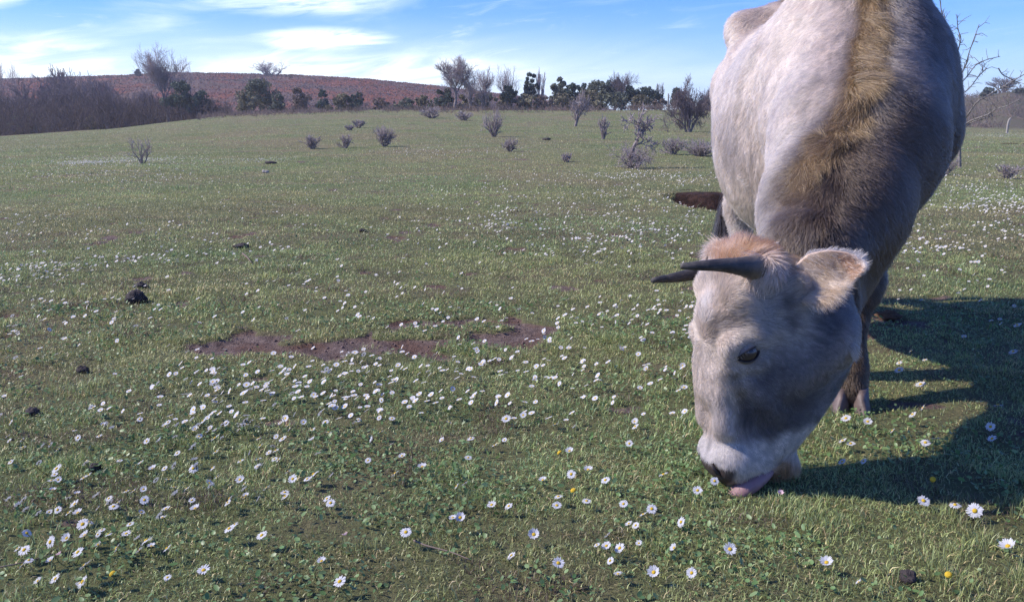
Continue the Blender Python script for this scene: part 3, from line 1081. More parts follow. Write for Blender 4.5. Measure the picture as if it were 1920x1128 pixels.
# ---- the golden crest mane
tri_d, tri_par = dist_polyline(V, CREST)
w = (1 - sstep(0.012, 0.040 + 0.020 * (vnoise(V, 0.07, 55) - .5) * 2, tri_d)) * (0.12 + 0.88 * sstep(0.6, 3.2, tri_par)) * (VN[:, 2] > -0.1)
fd = w[Q].mean(1)
P, N = sample_surface(V, Q, VN, fd * 420000.0)
dd, par = dist_polyline(P, CREST)
cl = np.stack([vnoise(P, 0.03, 181) - .5, vnoise(P, 0.03, 182) - .5, vnoise(P, 0.03, 183) - .5], -1)
cl2 = np.stack([vnoise(P, 0.10, 191) - .5, vnoise(P, 0.10, 192) - .5, vnoise(P, 0.10, 193) - .5], -1)
fl = np.array([-0.10, -0.55, -0.55]) + cl * 1.6 + cl2 * 1.4
fl = unit(fl - N * (fl * N).sum(1, keepdims=True))
ln = (0.042 + 0.045 * vnoise(P, 0.06, 77)) * rng.uniform(0.5, 1.15, len(P)) * (0.32 + 0.68 * sstep(0.8, 3.0, par))
gold = np.array([0.225, 0.142, 0.072])
cg = gold * (0.40 + 0.95 * vnoise(P, 0.035, 78))[:, None] * rng.uniform(0.7, 1.3, (len(P), 1))
cg = cg + (np.array([0.125, 0.080, 0.052]) - cg) * (1 - sstep(1.2, 3.2, par))[:, None] * 0.8
cg = cg + (np.array([0.45, 0.31, 0.17]) - cg) * (rng.random((len(P), 1)) < 0.24)
hair_object('mane', P, unit(fl + N * 0.42), N, ln, np.full(len(P), 0.00050), np.clip(cg, 0, 0.9), unit(fl + N * 0.05 + np.array([0, 0, -0.25])), cow, pts=6, jitter=0.22)

# ---- horns
m_horn, nt = material('horn')
tcn = node(nt, 'ShaderNodeTexCoord')
hn = noise(nt, tcn.outputs['Object'], 26.0, 5, 0.65)
hs = noise(nt, node(nt, 'ShaderNodeVectorMath', {0: tcn.outputs['Object'], 1: (1.0, 1.0, 5.0)}, operation='MULTIPLY').outputs[0], 110.0, 3, 0.6)
c = mixc(nt, maprange(nt, hn, 0.35, 0.7), (0.022, 0.020, 0.022), (0.085, 0.072, 0.066))
c = mixc(nt, attr(nt, 'tint'), c, (0.30, 0.22, 0.155))
bp = node(nt, 'ShaderNodeBump', {'Strength': 0.5, 'Distance': 0.004, 'Height': hs})
b = node(nt, 'ShaderNodeBsdfPrincipled', {'Base Color': c, 'Roughness': maprange(nt, hn, 0.3, 0.7, 0.38, 0.62), 'Specular IOR Level': 0.4, 'Normal': bp.outputs[0]})
finish(nt, b.outputs[0])


def horn(pts, lbl):
    sp = smooth_path(pts, 40)
    v, f = path_tube(sp[:, :3], sp[:, 3] * (0.93 + 0.02 * np.sin(np.arange(40) * 1.7) * np.linspace(1, 0, 40)), 18)
    ring = np.repeat(np.arange(40), 18)
    base = np.concatenate([1 - sstep(2, 16, ring + rng.normal(0, .6, len(ring))), [1.0, 0.0]])
    me = mesh_from('horn', v, f, np.repeat(base[:, None], 3, 1), smooth=True)
    return link('horn', me, m_horn, cow)


horn([(*HP(1440, 508, 0.060), 0.028), (*HP(1414, 502, 0.100), 0.0275), (*HP(1385, 499, 0.122), 0.0195), (*HP(1348, 497, 0.130), 0.0140), (*HP(1310, 498, 0.126), 0.0105), (*HP(1276, 499, 0.115), 0.0065)], '')
horn([(*HP(1400, 508, -0.06), 0.029), (*HP(1382, 497, -0.10), 0.029), (*HP(1358, 495, -0.13), 0.0225), (*HP(1318, 509, -0.145), 0.0165), (*HP(1272, 519, -0.14), 0.0130), (*HP(1222, 526, -0.13), 0.0060)], '')

# ---- ears
m_ear = simple_mat('ear_skin', (0.55, 0.41, 0.33), 0.7, 0.25, 90, 0.3, 0.2)


def ear(sgn):
    """Cupped leaf: a runs root to tip, b across; the hollow faces the head's side."""
    na, nb = 26, 21
    root = H(1488, 552, 0.090)
    tip = H(1616, 486, 0.140)
    ax = tip - root
    Ln = np.linalg.norm(ax)
    ax = ax / Ln
    out = HEAD_S * 0.80 + np.array([-0.35, 0, 0.42]) - ax * 0.1
    out = unit(out - ax * out.dot(ax))
    wid = np.cross(out, ax)
    if wid[2] < 0:
        wid = -wid
    a, b = np.meshgrid(np.linspace(0, 1, na), np.linspace(-1, 1, nb), indexing='ij')
    prof = np.interp(a, [0, .08, .2, .45, .7, .88, .97, 1.0], [.030, .044, .066, .083, .078, .056, .026, .005])
    cup = 0.56 * (1 - 0.45 * a)
    ang = b * cup * 1.15
    y = prof * np.sin(ang) / np.sin(1.0)
    h = prof * (1 - np.cos(ang)) * 1.35
    ctr = root + ax * (a * Ln)[..., None] + wid * (0.012 * np.sin(a * 3.1))[..., None]
    inn = ctr + wid * y[..., None] + out * (h - 0.012)[..., None]
    p = inn.reshape(-1, 3)
    i, j = np.meshgrid(np.arange(na - 1), np.arange(nb - 1), indexing='ij')
    q = np.stack([i * nb + j, i * nb + j + 1, (i + 1) * nb + j + 1, (i + 1) * nb + j], -1).reshape(-1, 4)
    n = vertex_normals(p, q)
    if (n @ out).mean() < 0:
        q = q[:, ::-1]
        n = -n
    back = p - n * 0.006
    k = len(p)
    v = np.concatenate([p, back])
    rim = [(j * 1) for j in range(nb)] + [i * nb + nb - 1 for i in range(1, na)] + [(na - 1) * nb + j for j in range(nb - 2, -1, -1)] + [i * nb for i in range(na - 2, 0, -1)]
    rim = np.array(rim)
    r2 = np.roll(rim, -1)
    rq = np.stack([rim, r2, r2 + k, rim + k], -1)
    q2 = q[:, ::-1] + k
    A, B = a.ravel(), b.ravel()

    def mir(w):
        if sgn > 0:
            return w
        return w - 2 * ((w - HEAD_M) @ HEAD_S)[:, None] * HEAD_S

    def mird(d):
        if sgn > 0:
            return d
        return d - 2 * (d @ HEAD_S)[:, None] * HEAD_S
    me = mesh_from('ear', mir(v), [q, q2, rq] if sgn > 0 else [q[:, ::-1], q2[:, ::-1], rq[:, ::-1]], smooth=True)
    o = link('ear', me, m_ear, cow)
    # fur: outside short and pale, rim pale fringe, inside long buff hair
    nf = 30000 if sgn > 0 else 4000
    allv = np.concatenate([p, back])
    alln = np.concatenate([n, -n])
    P, N = sample_surface(allv, np.concatenate([q, q2]), alln, np.full(2 * len(q), nf / 0.030))
    inside = (N @ out) > 0
    # nearest vertex parameters
    AA = np.clip(((P - root) @ ax) / Ln, 0, 1)
    BB = np.clip(((P - root - ax * (AA * Ln)[:, None]) @ wid - 0.012 * np.sin(AA * 3.1)) / np.interp(AA, [0, .2, .45, .7, .88, 1.0], [.032, .064, .083, .077, .056, .01]), -1, 1)
    rimw = np.maximum(sstep(0.66, 0.95, np.abs(BB) + (vnoise(P, 0.012, 285) - .5) * 0.35), sstep(0.88, 1.0, AA))
    fl = ax * 0.7 + wid * (BB * 0.5)[:, None]
    hang = np.array([0.55, -0.1, -0.85])
    fi = ax * 0.35 + hang * 0.85 + wid * (BB * 0.25)[:, None]
    fl = np.where(inside[:, None], fi, fl)
    cl = np.stack([vnoise(P, 0.010, 281) - .5, vnoise(P, 0.010, 282) - .5, vnoise(P, 0.010, 283) - .5], -1)
    fl = fl + cl * 1.1
    fl = unit(fl - N * (fl * N).sum(1, keepdims=True))
    longw = np.where(inside, sstep(0.75, 0.35, AA), 0)
    ln = 0.012 * rng.uniform(.6, 1.4, len(P)) + longw * 0.046 * rng.uniform(0.3, 1.2, len(P)) + rimw * 0.006
    buff = np.array([0.70, 0.55, 0.43])
    dark = np.array([0.44, 0.30, 0.20])
    pale = np.array([0.80, 0.68, 0.60])
    c = np.where(inside[:, None], buff + (dark - buff) * (sstep(0.4, 0.65, vnoise(P, 0.020, 288))[:, None]), pale * 0.8)
    c = c + (np.array([0.42, 0.20, 0.11]) - c) * (inside * sstep(0.62, 0.80, AA) * sstep(.8, .3, np.abs(BB)) * 0.85)[:, None]
    c = c + (pale - c) * rimw[:, None]
    c = c + (pale - c) * ((rng.random(len(P)) < 0.16) & inside)[:, None]
    lift = 0.45 + longw * 0.5
    hair_object('ear_fur', mir(P), mird(unit(fl + N * lift[:, None])), mird(N), ln, np.full(len(P), 0.00032), np.clip(c * rng.uniform(.75, 1.2, (len(P), 1)), 0, .9),
                mird(unit(fl + N * 0.10 + np.array([0, 0, -0.3]) * longw[:, None])), o, pts=6, jitter=0.2)


ear(1)
ear(-1)

# ---- eyes, tongue, lashes
m_eye, nt = material('eye')
b = node(nt, 'ShaderNodeBsdfPrincipled', {'Base Color': (0.040, 0.028, 0.028, 1), 'Roughness': 0.18, 'Specular IOR Level': 0.5, 'Coat Weight': 0.25})
finish(nt, b.outputs[0])
m_rim = simple_mat('eye_rim', (0.030, 0.024, 0.024), 0.4, 0.4, 120, 0.2, 0.0)
m_lid = simple_mat('eyelid', (0.16, 0.138, 0.132), 0.5, 0.3, 120, 0.2, 0.1)


def ball(c, r, nu=24, nv=14):
    th, ph = np.meshgrid(np.linspace(0, 2 * np.pi, nu, endpoint=False), np.linspace(0.02, np.pi - 0.02, nv), indexing='ij')
    v = np.stack([np.cos(th) * np.sin(ph), np.sin(th) * np.sin(ph), np.cos(ph)], -1).reshape(-1, 3) * r + np.asarray(c)
    i, j = np.meshgrid(np.arange(nu), np.arange(nv - 1), indexing='ij')
    i2 = (i + 1) % nu
    q = np.stack([i * nv + j, i * nv + j + 1, i2 * nv + j + 1, i2 * nv + j], -1).reshape(-1, 4)
    return v, q


for sg in (1, -1):
    ec = H(1399, 660, 0.0905 * sg)
    BR = 0.0245
    v, q = ball(ec, BR)
    o = link('eye', mesh_from('eye', v, q, smooth=True), m_eye, cow)
    # lids: a heavy upper lid and a thin lower one round the ball
    fx, dn, sd = -HEAD_F, HEAD_N, HEAD_S * sg
    tilt = R(-26)
    ex = fx * math.cos(tilt) + dn * math.sin(tilt)
    ey = -fx * math.sin(tilt) + dn * math.cos(tilt)

    def on_ball(phi, th, rad):
        return ec + rad * (ex * math.sin(phi) + (sd * math.cos(th) - ey * math.sin(th)) * math.cos(phi))
    t = np.linspace(-1.32, 1.32, 19)
    rims = []
    for th0, th1, nm in ((R(29), R(88), 'u'), (R(-31), R(-85), 'l')):
        grid = []
        for k in range(6):
            grid.append([on_ball(p, (th0 + (th1 - th0) * k / 5) * (0.35 + 0.65 * math.cos(p) ** 0.5 if k == 0 else 1), BR * (1.05 + (0.03 if k == 0 else 0))) for p in t])
        g = np.array(grid)
        i, j = np.meshgrid(np.arange(5), np.arange(18), indexing='ij')
        q = np.stack([i * 19 + j, i * 19 + j + 1, (i + 1) * 19 + j + 1, (i + 1) * 19 + j], -1).reshape(-1, 4)
        rim = path_tube(g[0], np.full(19, 0.0016), 8)
        vv, ff_ = join([(g.reshape(-1, 3), q), rim])
        lm = mesh_from('eyelid', vv, ff_, smooth=True)
        lm.materials.append(m_lid)
        lm.materials.append(m_rim)
        lm.polygons.foreach_set('material_index', np.array([0] * len(q) + [1] * (len(lm.polygons) - len(q)), np.int32))
        link('eyelid', lm, None, o)
        rims.append(g[0])
        if nm == 'u':      # short pale hair on the upper lid
            n = 900
            kk = rng.integers(1, 5, n)
            jj = rng.integers(0, 18, n)
            w_ = rng.random((n, 1))
            rt = g[kk, jj] * (1 - w_) + g[kk, jj + 1] * w_ + (g[np.minimum(kk + 1, 5), jj] - g[kk, jj]) * rng.random((n, 1))
            nr = unit(rt - ec)
            hair_object('eyelid_fur', rt, unit(nr * .5 + ex * 0.5 + ey * 0.4), nr, rng.uniform(.004, .008, n), np.full(n, 0.0003), np.tile([0.33, 0.29, 0.26], (n, 1)) * rng.uniform(.7, 1.2, (n, 1)), unit(nr * .2 + ex * 0.6 + ey * .3), o, pts=4)
    n = 13
    k = rng.random(n) * 0.7 + 0.08
    roots = rims[0][(k * 18).astype(int)] + rng.normal(0, .001, (n, 3))
    dirs = unit(sd * 0.9 + ey * 0.5 + ex * (2 * k - 1)[:, None] * 0.4 + rng.normal(0, .12, (n, 3)))
    hair_object('eyelashes', roots, dirs, dirs, rng.uniform(.006, .012, n), np.full(n, 0.00022), np.tile([0.24, 0.22, 0.21], (n, 1)), unit(dirs * .4 + ey * 0.9), o, pts=6)

m_tongue, nt = material('tongue')
tcn = node(nt, 'ShaderNodeTexCoord')
hn = noise(nt, tcn.outputs['Object'], 700.0, 3, 0.6)
tn = noise(nt, tcn.outputs['Object'], 30.0, 3, 0.6)
c = mixc(nt, maprange(nt, tn, 0.3, 0.7), (0.22, 0.115, 0.120), (0.30, 0.175, 0.178))
bp = node(nt, 'ShaderNodeBump', {'Strength': 0.5, 'Distance': 0.0015, 'Height': hn})
b = node(nt, 'ShaderNodeBsdfPrincipled', {'Base Color': c, 'Roughness': 0.5, 'Specular IOR Level': 0.35, 'Normal': bp.outputs[0], 'Subsurface Weight': 0.15, 'Subsurface Radius': (0.01, 0.004, 0.003)})
finish(nt, b.outputs[0])
tp = smooth_path([(*HP(1440, 872, 0.02), 0.016), (*HP(1431, 884, 0.040), 0.0225), (*HP(1411, 902, 0.055), 0.0250), (*HP(1390, 919, 0.058), 0.0225), (*HP(1371, 930, 0.054), 0.0170), (*HP(1356, 937, 0.050), 0.0065)], 26)
v, f = path_tube(tp[:, :3], tp[:, 3], 20, squash=0.72)
link('tongue', mesh_from('tongue', v, f, smooth=True), m_tongue, cow)

# ---- nostrils (dark moist lining)
m_nos = simple_mat('nostril_lining', (0.030, 0.020, 0.019), 0.45, 0.4, 100, 0.2, 0.1)
for sg in (1,):
    p = smooth_path([(*H(1336, 868, 0.034 * sg), 0.0035), (*H(1340, 878, 0.038 * sg), 0.0080), (*H(1348, 886, 0.040 * sg), 0.0080), (*H(1354, 886, 0.041 * sg), 0.003)], 14)
    v, f = path_tube(p[:, :3], p[:, 3], 12, squash=0.6)
    link('nostril', mesh_from('nostril', v, f, smooth=True), m_nos, cow)

# ---- hooves: two claws each
m_hoof = simple_mat('hoof_horn', (0.125, 0.090, 0.082), 0.55, 0.35, 45, 0.35, 0.3)


def hoof(c, heading):
    hx = np.array([math.sin(heading), math.cos(heading), 0.0])      # the way the toe points
    sx = np.array([hx[1], -hx[0], 0.0])
    parts = []
    z0 = float(terrain(np.array([c[0]]), np.array([c[1]]))[0]) - 0.004
    for s in (-1, 1):
        rows = [(0.0, 0.060, 0.030, 0.018), (0.022, 0.055, 0.029, 0.012), (0.045, 0.044, 0.026, 0.004), (0.066, 0.034, 0.023, -0.004)]
        vs = []
        th = np.linspace(0, 2 * np.pi, 16, endpoint=False)
        for (z, ln, wd, sh) in rows:
            cx_, cy_ = np.cos(th), np.sin(th)
            tox = np.where(cx_ > 0, ln * cx_ * (1 - 0.0 * cy_ ** 2), ln * 0.75 * cx_)
            wdv = wd * cy_ * np.where(cx_ > 0, 1 - 0.45 * cx_ ** 2, 1) * (1 if s else 1)
            vs.append(np.array([c[0], c[1], z0 + z]) + hx * (tox + sh)[:, None] + sx * (wdv * 0.88 + s * 0.027 + s * 0.008 * np.clip(cx_, 0, 1) * (z < .03))[:, None])
        n = 16
        v = np.concatenate(vs + [vs[-1].mean(0)[None]])
        i = np.arange(n)
        j = (i + 1) % n
        q = np.concatenate([np.stack([i + k * n, j + k * n, j + (k + 1) * n, i + (k + 1) * n], -1) for k in range(3)])
        tr = np.stack([i + 3 * n, j + 3 * n, np.full(n, 4 * n)], -1)
        parts.append((v, [q, tr]))
    v, f = join(parts)
    return link('hoof', mesh_from('hoof', v, f, smooth=True), m_hoof, cow)


hoof((0.958, 2.630), R(195))
hoof((0.785, 2.915), R(190))
hoof(W((1.075, 4.395, 0))[:2], R(185))
hoof(W((1.415, 4.555, 0))[:2], R(185))

# ---- tail with a dark switch
tp = smooth_path([(1.265, 4.70, 1.10, 0.040), (1.255, 4.80, 1.00, 0.032), (1.20, 4.82, 0.80, 0.024), (1.11, 4.78, 0.62, 0.018), (1.05, 4.72, 0.46, 0.014), (1.03, 4.70, 0.38, 0.010)], 30)
tp[:, :3] = W(tp[:, :3])
v, f = path_tube(tp[:, :3], tp[:, 3], 12)
tail = link('tail', mesh_from('tail', v, f, smooth=True), simple_mat('tail_hide', (0.42, 0.35, 0.30), 0.8, 0.1, 60, 0.3, 0.3), cow)
n = 2600
k = rng.random(n)
i = (10 + k * 19).astype(int)
rt = tp[i, :3] + rng.normal(0, 0.008, (n, 3))
hair_object('switch', rt, np.tile([0.0, -0.05, -1.0], (n, 1)) + rng.normal(0, .22, (n, 3)), rt, rng.uniform(0.08, 0.2, n), np.full(n, 0.0009), np.tile([0.035, 0.028, 0.03], (n, 1)) * rng.uniform(.6, 1.6, (n, 1)), np.tile([-0.03, -.05, -1.0], (n, 1)) + rng.normal(0, .08, (n, 3)), tail, pts=6)
print('cow done', round(time.time() - T0, 1), 's')

#NEXT
# ------------------------------------------------------------------ finding the ground under a pixel
def ground_hits(px, py, lift=0.0):
    """Ground points under photo pixels (vectorised), found on the smooth terrain and set on the real one."""
    px, py = np.asarray(px, float), np.asarray(py, float)
    a, b = (px - CX) / FPX, (CY - py) / FPX
    d = np.stack([a, CP + b * SP, -SP + b * CP], -1)
    lo = np.full(len(px), 0.9)
    hit = np.full(len(px), np.nan)
    prev = lo.copy()
    for t in np.geomspace(0.95, YC + 1, 260):
        P = d * t
        under = (P[:, 2] + CAM_H < terrain(P[:, 0], P[:, 1], True) + lift) & np.isnan(hit)
        hit = np.where(under, t, hit)
        prev = np.where(np.isnan(hit), t, prev)
    a_, b_ = prev, hit.copy()
    for _ in range(18):
        m = (a_ + b_) / 2
        P = d * m[:, None]
        u = P[:, 2] + CAM_H < terrain(P[:, 0], P[:, 1], True) + lift
        b_ = np.where(u, m, b_)
        a_ = np.where(u, a_, m)
    P = d * b_[:, None]
    P[:, 2] = terrain(np.nan_to_num(P[:, 0]), np.nan_to_num(P[:, 1], nan=1.0))
    return P


def gz(x, y):
    return float(terrain(np.array([x]), np.array([y]))[0])


# ------------------------------------------------------------------ turf
m_grass, nt = material('grass_blades')
c = attr(nt, 'tint')
b = node(nt, 'ShaderNodeBsdfPrincipled', {'Base Color': c, 'Roughness': 0.42, 'Specular IOR Level': 0.45})
t = node(nt, 'ShaderNodeBsdfTranslucent', {'Color': c})
mx = node(nt, 'ShaderNodeMixShader', {0: 0.34, 1: b.outputs[0], 2: t.outputs[0]})
finish(nt, mx.outputs[0])

G_FRESH = np.array([0.078, 0.104, 0.034])
G_PALE = np.array([0.165, 0.180, 0.080])
G_BLUE = np.array([0.075, 0.105, 0.060])
G_DRY = np.array([0.285, 0.225, 0.125])
G_DEAD = np.array([0.150, 0.098, 0.060])


def turf_points(n_per, d0, d1, margin):
    n = int(n_per * (0.56 * (d1 ** 2 - d0 ** 2) + margin * 2 * (d1 - d0)))
    u = rng.random(n)
    d = np.sqrt(d0 ** 2 + u * (d1 ** 2 - d0 ** 2))
    x = rng.uniform(-1, 1, n) * (0.56 * d + margin)
    return x, d


DRY = [(210, 400, 1.9, 2.6, 0.62), (520, 380, 1.3, 2.2, 0.4), (965, 442, 0.55, 0.35, 0.75), (760, 400, 0.9, 1.2, 0.4), (330, 330, 3.0, 3.0, 0.45), (1150, 400, 0.6, 1.0, 0.35), (820, 960, 0.16, 0.10, 0.5), (1150, 870, 0.12, 0.10, 0.5), (700, 1060, 0.14, 0.08, 0.45)]


def build_grass():
    xs_, ys_, wd, hd = [], [], [], []
    for (d0, d1, npm, w, h) in ((1.15, 2.2, 36000, 0.0016, 0.024), (2.2, 3.6, 24000, 0.0020, 0.025), (3.6, 6, 11500, 0.0028, 0.026), (6, 11, 4300, 0.0040, 0.027), (11, 22, 900, 0.0075, 0.030), (22, 50, 140, 0.014, 0.036), (50, 86, 40, 0.022, 0.045)):
        x, y = turf_points(npm, d0, d1, 0.95)
        xs_.append(x)
        ys_.append(y)
        wd.append(np.full(len(x), w))
        hd.append(np.full(len(x), h))
    for c_, hw_ in ((PIT, 0.62), (PIT2, 0.7)):          # longer grass hangs over the rim of the hollows
        xr = c_[0] + rng.uniform(-hw_, hw_, 1500)
        yr = c_[1] + 0.30 + rng.normal(0, 0.07, 1500)
        yr[:500] = c_[1] - 0.75 + rng.normal(0, 0.25, 500)
        xs_.append(xr)
        ys_.append(yr)
        wd.append(np.full(1500, 0.006))
        hd.append(rng.uniform(0.03, 0.085, 1500))
    x, y, w, h = map(np.concatenate, (xs_, ys_, wd, hd))
    p2 = np.stack([x, y, 0 * x], -1)
    bare = bareness(x, y)
    lush = fbm(p2, 0.13, 101, 3)
    lush2 = fbm(p2, 0.55, 103, 3)
    keep = (rng.random(len(x)) > bare * 1.25) & (rng.random(len(x)) < 0.22 + 1.45 * sstep(0.30, 0.62, lush))
    x, y, w, h, lush, lush2, p2 = (q[keep] for q in (x, y, w, h, lush, lush2, p2))
    n = len(x)
    z = terrain(x, y) - 0.002
    base = np.stack([x, y, z], -1)
    az_ = rng.uniform(0, 2 * np.pi, n)
    tall = sstep(0.60, 0.74, fbm(p2, 0.11, 105, 2))
    L = h * 0.68 * (0.55 + 0.9 * lush2) * rng.uniform(0.45, 1.35, n) * (1 + 0.8 * tall)
    tilt = rng.beta(2.5, 1.4, n) * 1.42
    dead = rng.random(n) < 0.15 + 0.30 * sstep(0.55, 0.7, fbm(p2, 0.8, 107, 3))
    tilt = np.where(dead, 0.9 + 0.6 * rng.random(n), tilt * (1 - 0.4 * tall))
    dirh = np.stack([np.cos(az_), np.sin(az_), 0 * az_], -1)
    up = np.array([0, 0, 1.0])
    d1 = dirh * np.sin(tilt * 0.55)[:, None] + up * np.cos(tilt * 0.55)[:, None]
    d2 = dirh * np.sin(np.minimum(tilt * 1.35, 1.75))[:, None] + up * np.cos(np.minimum(tilt * 1.35, 1.75))[:, None]
    side = np.stack([-np.sin(az_), np.cos(az_), 0 * az_], -1)
    side = unit(side + rng.normal(0, 0.35, (n, 3)))
    w = w * rng.uniform(0.6, 1.3, n)
    m = base + d1 * (L * 0.5)[:, None]
    tip = m + d2 * (L * 0.55)[:, None]
    v = np.stack([base - side * w[:, None] * 0.5, base + side * w[:, None] * 0.5, m + side * w[:, None] * 0.42, m - side * w[:, None] * 0.42, tip], 1)
    b5 = (np.arange(n) * 5)[:, None]
    q = b5 + np.array([[0, 1, 2, 3]])
    tr = b5 + np.array([[3, 2, 4]])
    a = rng.random((n, 1))
    c = G_FRESH + (G_PALE - G_FRESH) * a
    c = c + (G_BLUE - c) * (rng.random((n, 1)) < 0.3) * 0.8
    warm = sstep(0.40, 0.66, fbm(p2, 1.7, 109, 3))[:, None]
    c = c + (np.array([0.150, 0.142, 0.060]) - c) * warm * 0.75
    worn = (np.maximum(sstep(0.50, 0.66, fbm(p2 * np.array([1, .6, 1]), 2.6, 111, 3)), sstep(0.48, 0.60, fbm(p2 * np.array([1, .5, 1]), 8.0, 117, 3)) * sstep(8, 16, y)) * np.clip(y / 5, .35, 1))[:, None]
    c = c + (np.array([0.138, 0.100, 0.062]) - c) * worn * 0.55
    for (px_, py_, rx, ry, amt) in DRY:
        q_ = at_z(px_, py_, 0.0)
        e_ = np.hypot((x - q_[0]) / rx, (y - q_[1]) / ry) + (fbm(p2, 0.9, 115, 3) - .5) * 1.6
        c = c + (np.array([0.128, 0.098, 0.055]) - c) * ((1 - sstep(0.35, 1.0, e_)) * amt)[:, None]
    c = np.where(dead[:, None], G_DRY + (G_DEAD - G_DRY) * rng.random((n, 1)), c)
    c = c * rng.uniform(0.55, 1.35, (n, 1))
    c = c * np.array([2.60, 2.80, 2.50]) * (0.62 + 0.80 * fbm(p2, 0.34, 131, 3))[:, None]
    soily = sstep(0.56, 0.70, fbm(p2, 0.20, 133, 3))[:, None] * (y < 9)[:, None]
    c = c + (np.array([0.155, 0.105, 0.072]) - c) * soily * (rng.random((n, 1)) < 0.6)
    cc = np.repeat(c[:, None], 5, 1)
    me = mesh_from('grass', v.reshape(-1, 3), [q, tr], np.clip(cc, 0, 1).reshape(-1, 3))
    print('grass blades', n)
    tag(link('grass', me, m_grass), kind='stuff')


build_grass()


def build_clover():
    """Small round leaves of clover, daisy rosettes and weeds low in the turf."""
    x, y = [], []
    for (d0, d1, npm) in ((1.15, 2.4, 5200), (2.4, 4.2, 2600), (4.2, 8, 400)):
        a, b = turf_points(npm, d0, d1, 0.95)
        x.append(a)
        y.append(b)
    x, y = np.concatenate(x), np.concatenate(y)
    p2 = np.stack([x, y, 0 * x], -1)
    patch = fbm(p2, 0.26, 121, 3)
    k = (rng.random(len(x)) < sstep(0.40, 0.66, patch)) & (bareness(x, y) < 0.3)
    x, y = x[k], y[k]
    n = len(x)
    th = np.linspace(0, 2 * np.pi, 7)[:-1]
    az_ = rng.uniform(0, 2 * np.pi, n)
    r = rng.uniform(0.0020, 0.0048, n) * (1 + 0.10 * np.clip(y - 2, 0, 4))
    el_ = rng.uniform(1.0, 1.9, n)
    a = np.stack([np.cos(az_), np.sin(az_), 0 * az_], -1)
    tl = rng.normal(0, 0.45, n)
    a = a * np.cos(tl)[:, None] + np.array([0, 0, 1.0]) * np.sin(tl)[:, None]
    nn_ = unit(np.array([0, 0, 1.0]) + rng.normal(0, 0.45, (n, 3)))
    b = unit(np.cross(nn_, a))
    ctr = np.stack([x, y, terrain(x, y) + rng.uniform(0.004, 0.024, n)], -1)
    ring = ctr[:, None] + a[:, None] * (np.cos(th)[None, :, None] * (r * el_)[:, None, None]) + b[:, None] * (np.sin(th)[None, :, None] * r[:, None, None])
    cen = ctr - np.array([0, 0, 1.0]) * (r * 0.25)[:, None]
    v = np.concatenate([ring, cen[:, None]], 1).reshape(-1, 3)
    base = (np.arange(n) * 7)[:, None]
    tr = np.concatenate([base + np.array([[i, (i + 1) % 6, 6]]) for i in range(6)])
    c = np.array([0.060, 0.112, 0.036]) + (np.array([0.120, 0.165, 0.075]) - np.array([0.060, 0.112, 0.036])) * rng.random((n, 1))
    c = c * np.array([2.0, 1.95, 1.8]) * rng.uniform(0.7, 1.2, (n, 1))
    me = mesh_from('clover', v, tr, np.repeat(c[:, None], 7, 1).reshape(-1, 3))
    print('clover leaves', n)
    tag(link('clover', me, m_grass), kind='stuff')


build_clover()

# ------------------------------------------------------------------ daisies
m_petal = simple_mat('daisy_petals', (0.58, 0.57, 0.595), 0.6, 0.2, 300, 0.05, 0.0, translucent=0.25)
m_pink = simple_mat('pinkish_petals', (0.72, 0.50, 0.56), 0.6, 0.2, 300, 0.12, 0.0, translucent=0.25)
m_disc = simple_mat('daisy_disc', (0.62, 0.40, 0.035), 0.8, 0.15, 1400, 0.35, 0.5)
m_stem = simple_mat('daisy_stem', (0.105, 0.125, 0.045), 0.6, 0.2, 200, 0.2, 0.0)


def petals_mesh(seed, droop, n=26):
    g = np.random.default_rng(seed)
    parts = []
    for k in range(n):
        a = 2 * np.pi * (k + g.uniform(-.25, .25)) / n
        layer = k % 2
        L = 0.0110 * g.uniform(0.84, 1.06)
        dr = droop + g.normal(0, 0.10) + (0.10 if layer else 0)
        r0 = 0.0028
        rows = []
        for (s, w) in ((0.0, 0.45), (0.45, 1.0), (0.85, 0.9), (1.0, 0.3)):
            rr = r0 + (L - r0) * s
            zz = (L - r0) * (s * math.sin(dr) - 0.18 * s * s) - layer * 0.0006
            hw_ = 0.00105 * w
            for sg in (-1, 1):
                rows.append((rr * math.cos(a) - sg * hw_ * math.sin(a), rr * math.sin(a) + sg * hw_ * math.cos(a), zz))
        q = [(0, 1, 3, 2), (2, 3, 5, 4), (4, 5, 7, 6)]
        parts.append((np.array(rows), np.array(q)))
    v, f = join(parts)
    return mesh_from('petals', v, f)


def dome_mesh():
    rows = [(0.0034, -0.0006), (0.0033, 0.0006), (0.0024, 0.0017), (0.0012, 0.0021)]
    th = np.linspace(0, 2 * np.pi, 13)[:-1]
    v = np.concatenate([np.stack([r * np.cos(th), r * np.sin(th), np.full(12, z)], -1) for r, z in rows] + [np.array([[0, 0, 0.0022]])])
    i = np.arange(12)
    j = (i + 1) % 12
    q = np.concatenate([np.stack([i + 12 * k, j + 12 * k, j + 12 * k + 12, i + 12 * k + 12], -1) for k in range(3)])
    return mesh_from('flower_disc', v, [q, np.stack([i + 36, j + 36, np.full(12, 48)], -1)], smooth=True)


def stem_mesh(seed):
    g = np.random.default_rng(seed)
    p = smooth_path([(0, 0, 0, .0010), (g.normal(0, .004), g.normal(0, .004), -0.4, .0009), (g.normal(0, .01), g.normal(0, .01), -1.0, .0011)], 8)
    v, f = path_tube(p[:, :3], p[:, 3], 6)
    return mesh_from('stem', v, f, smooth=True)


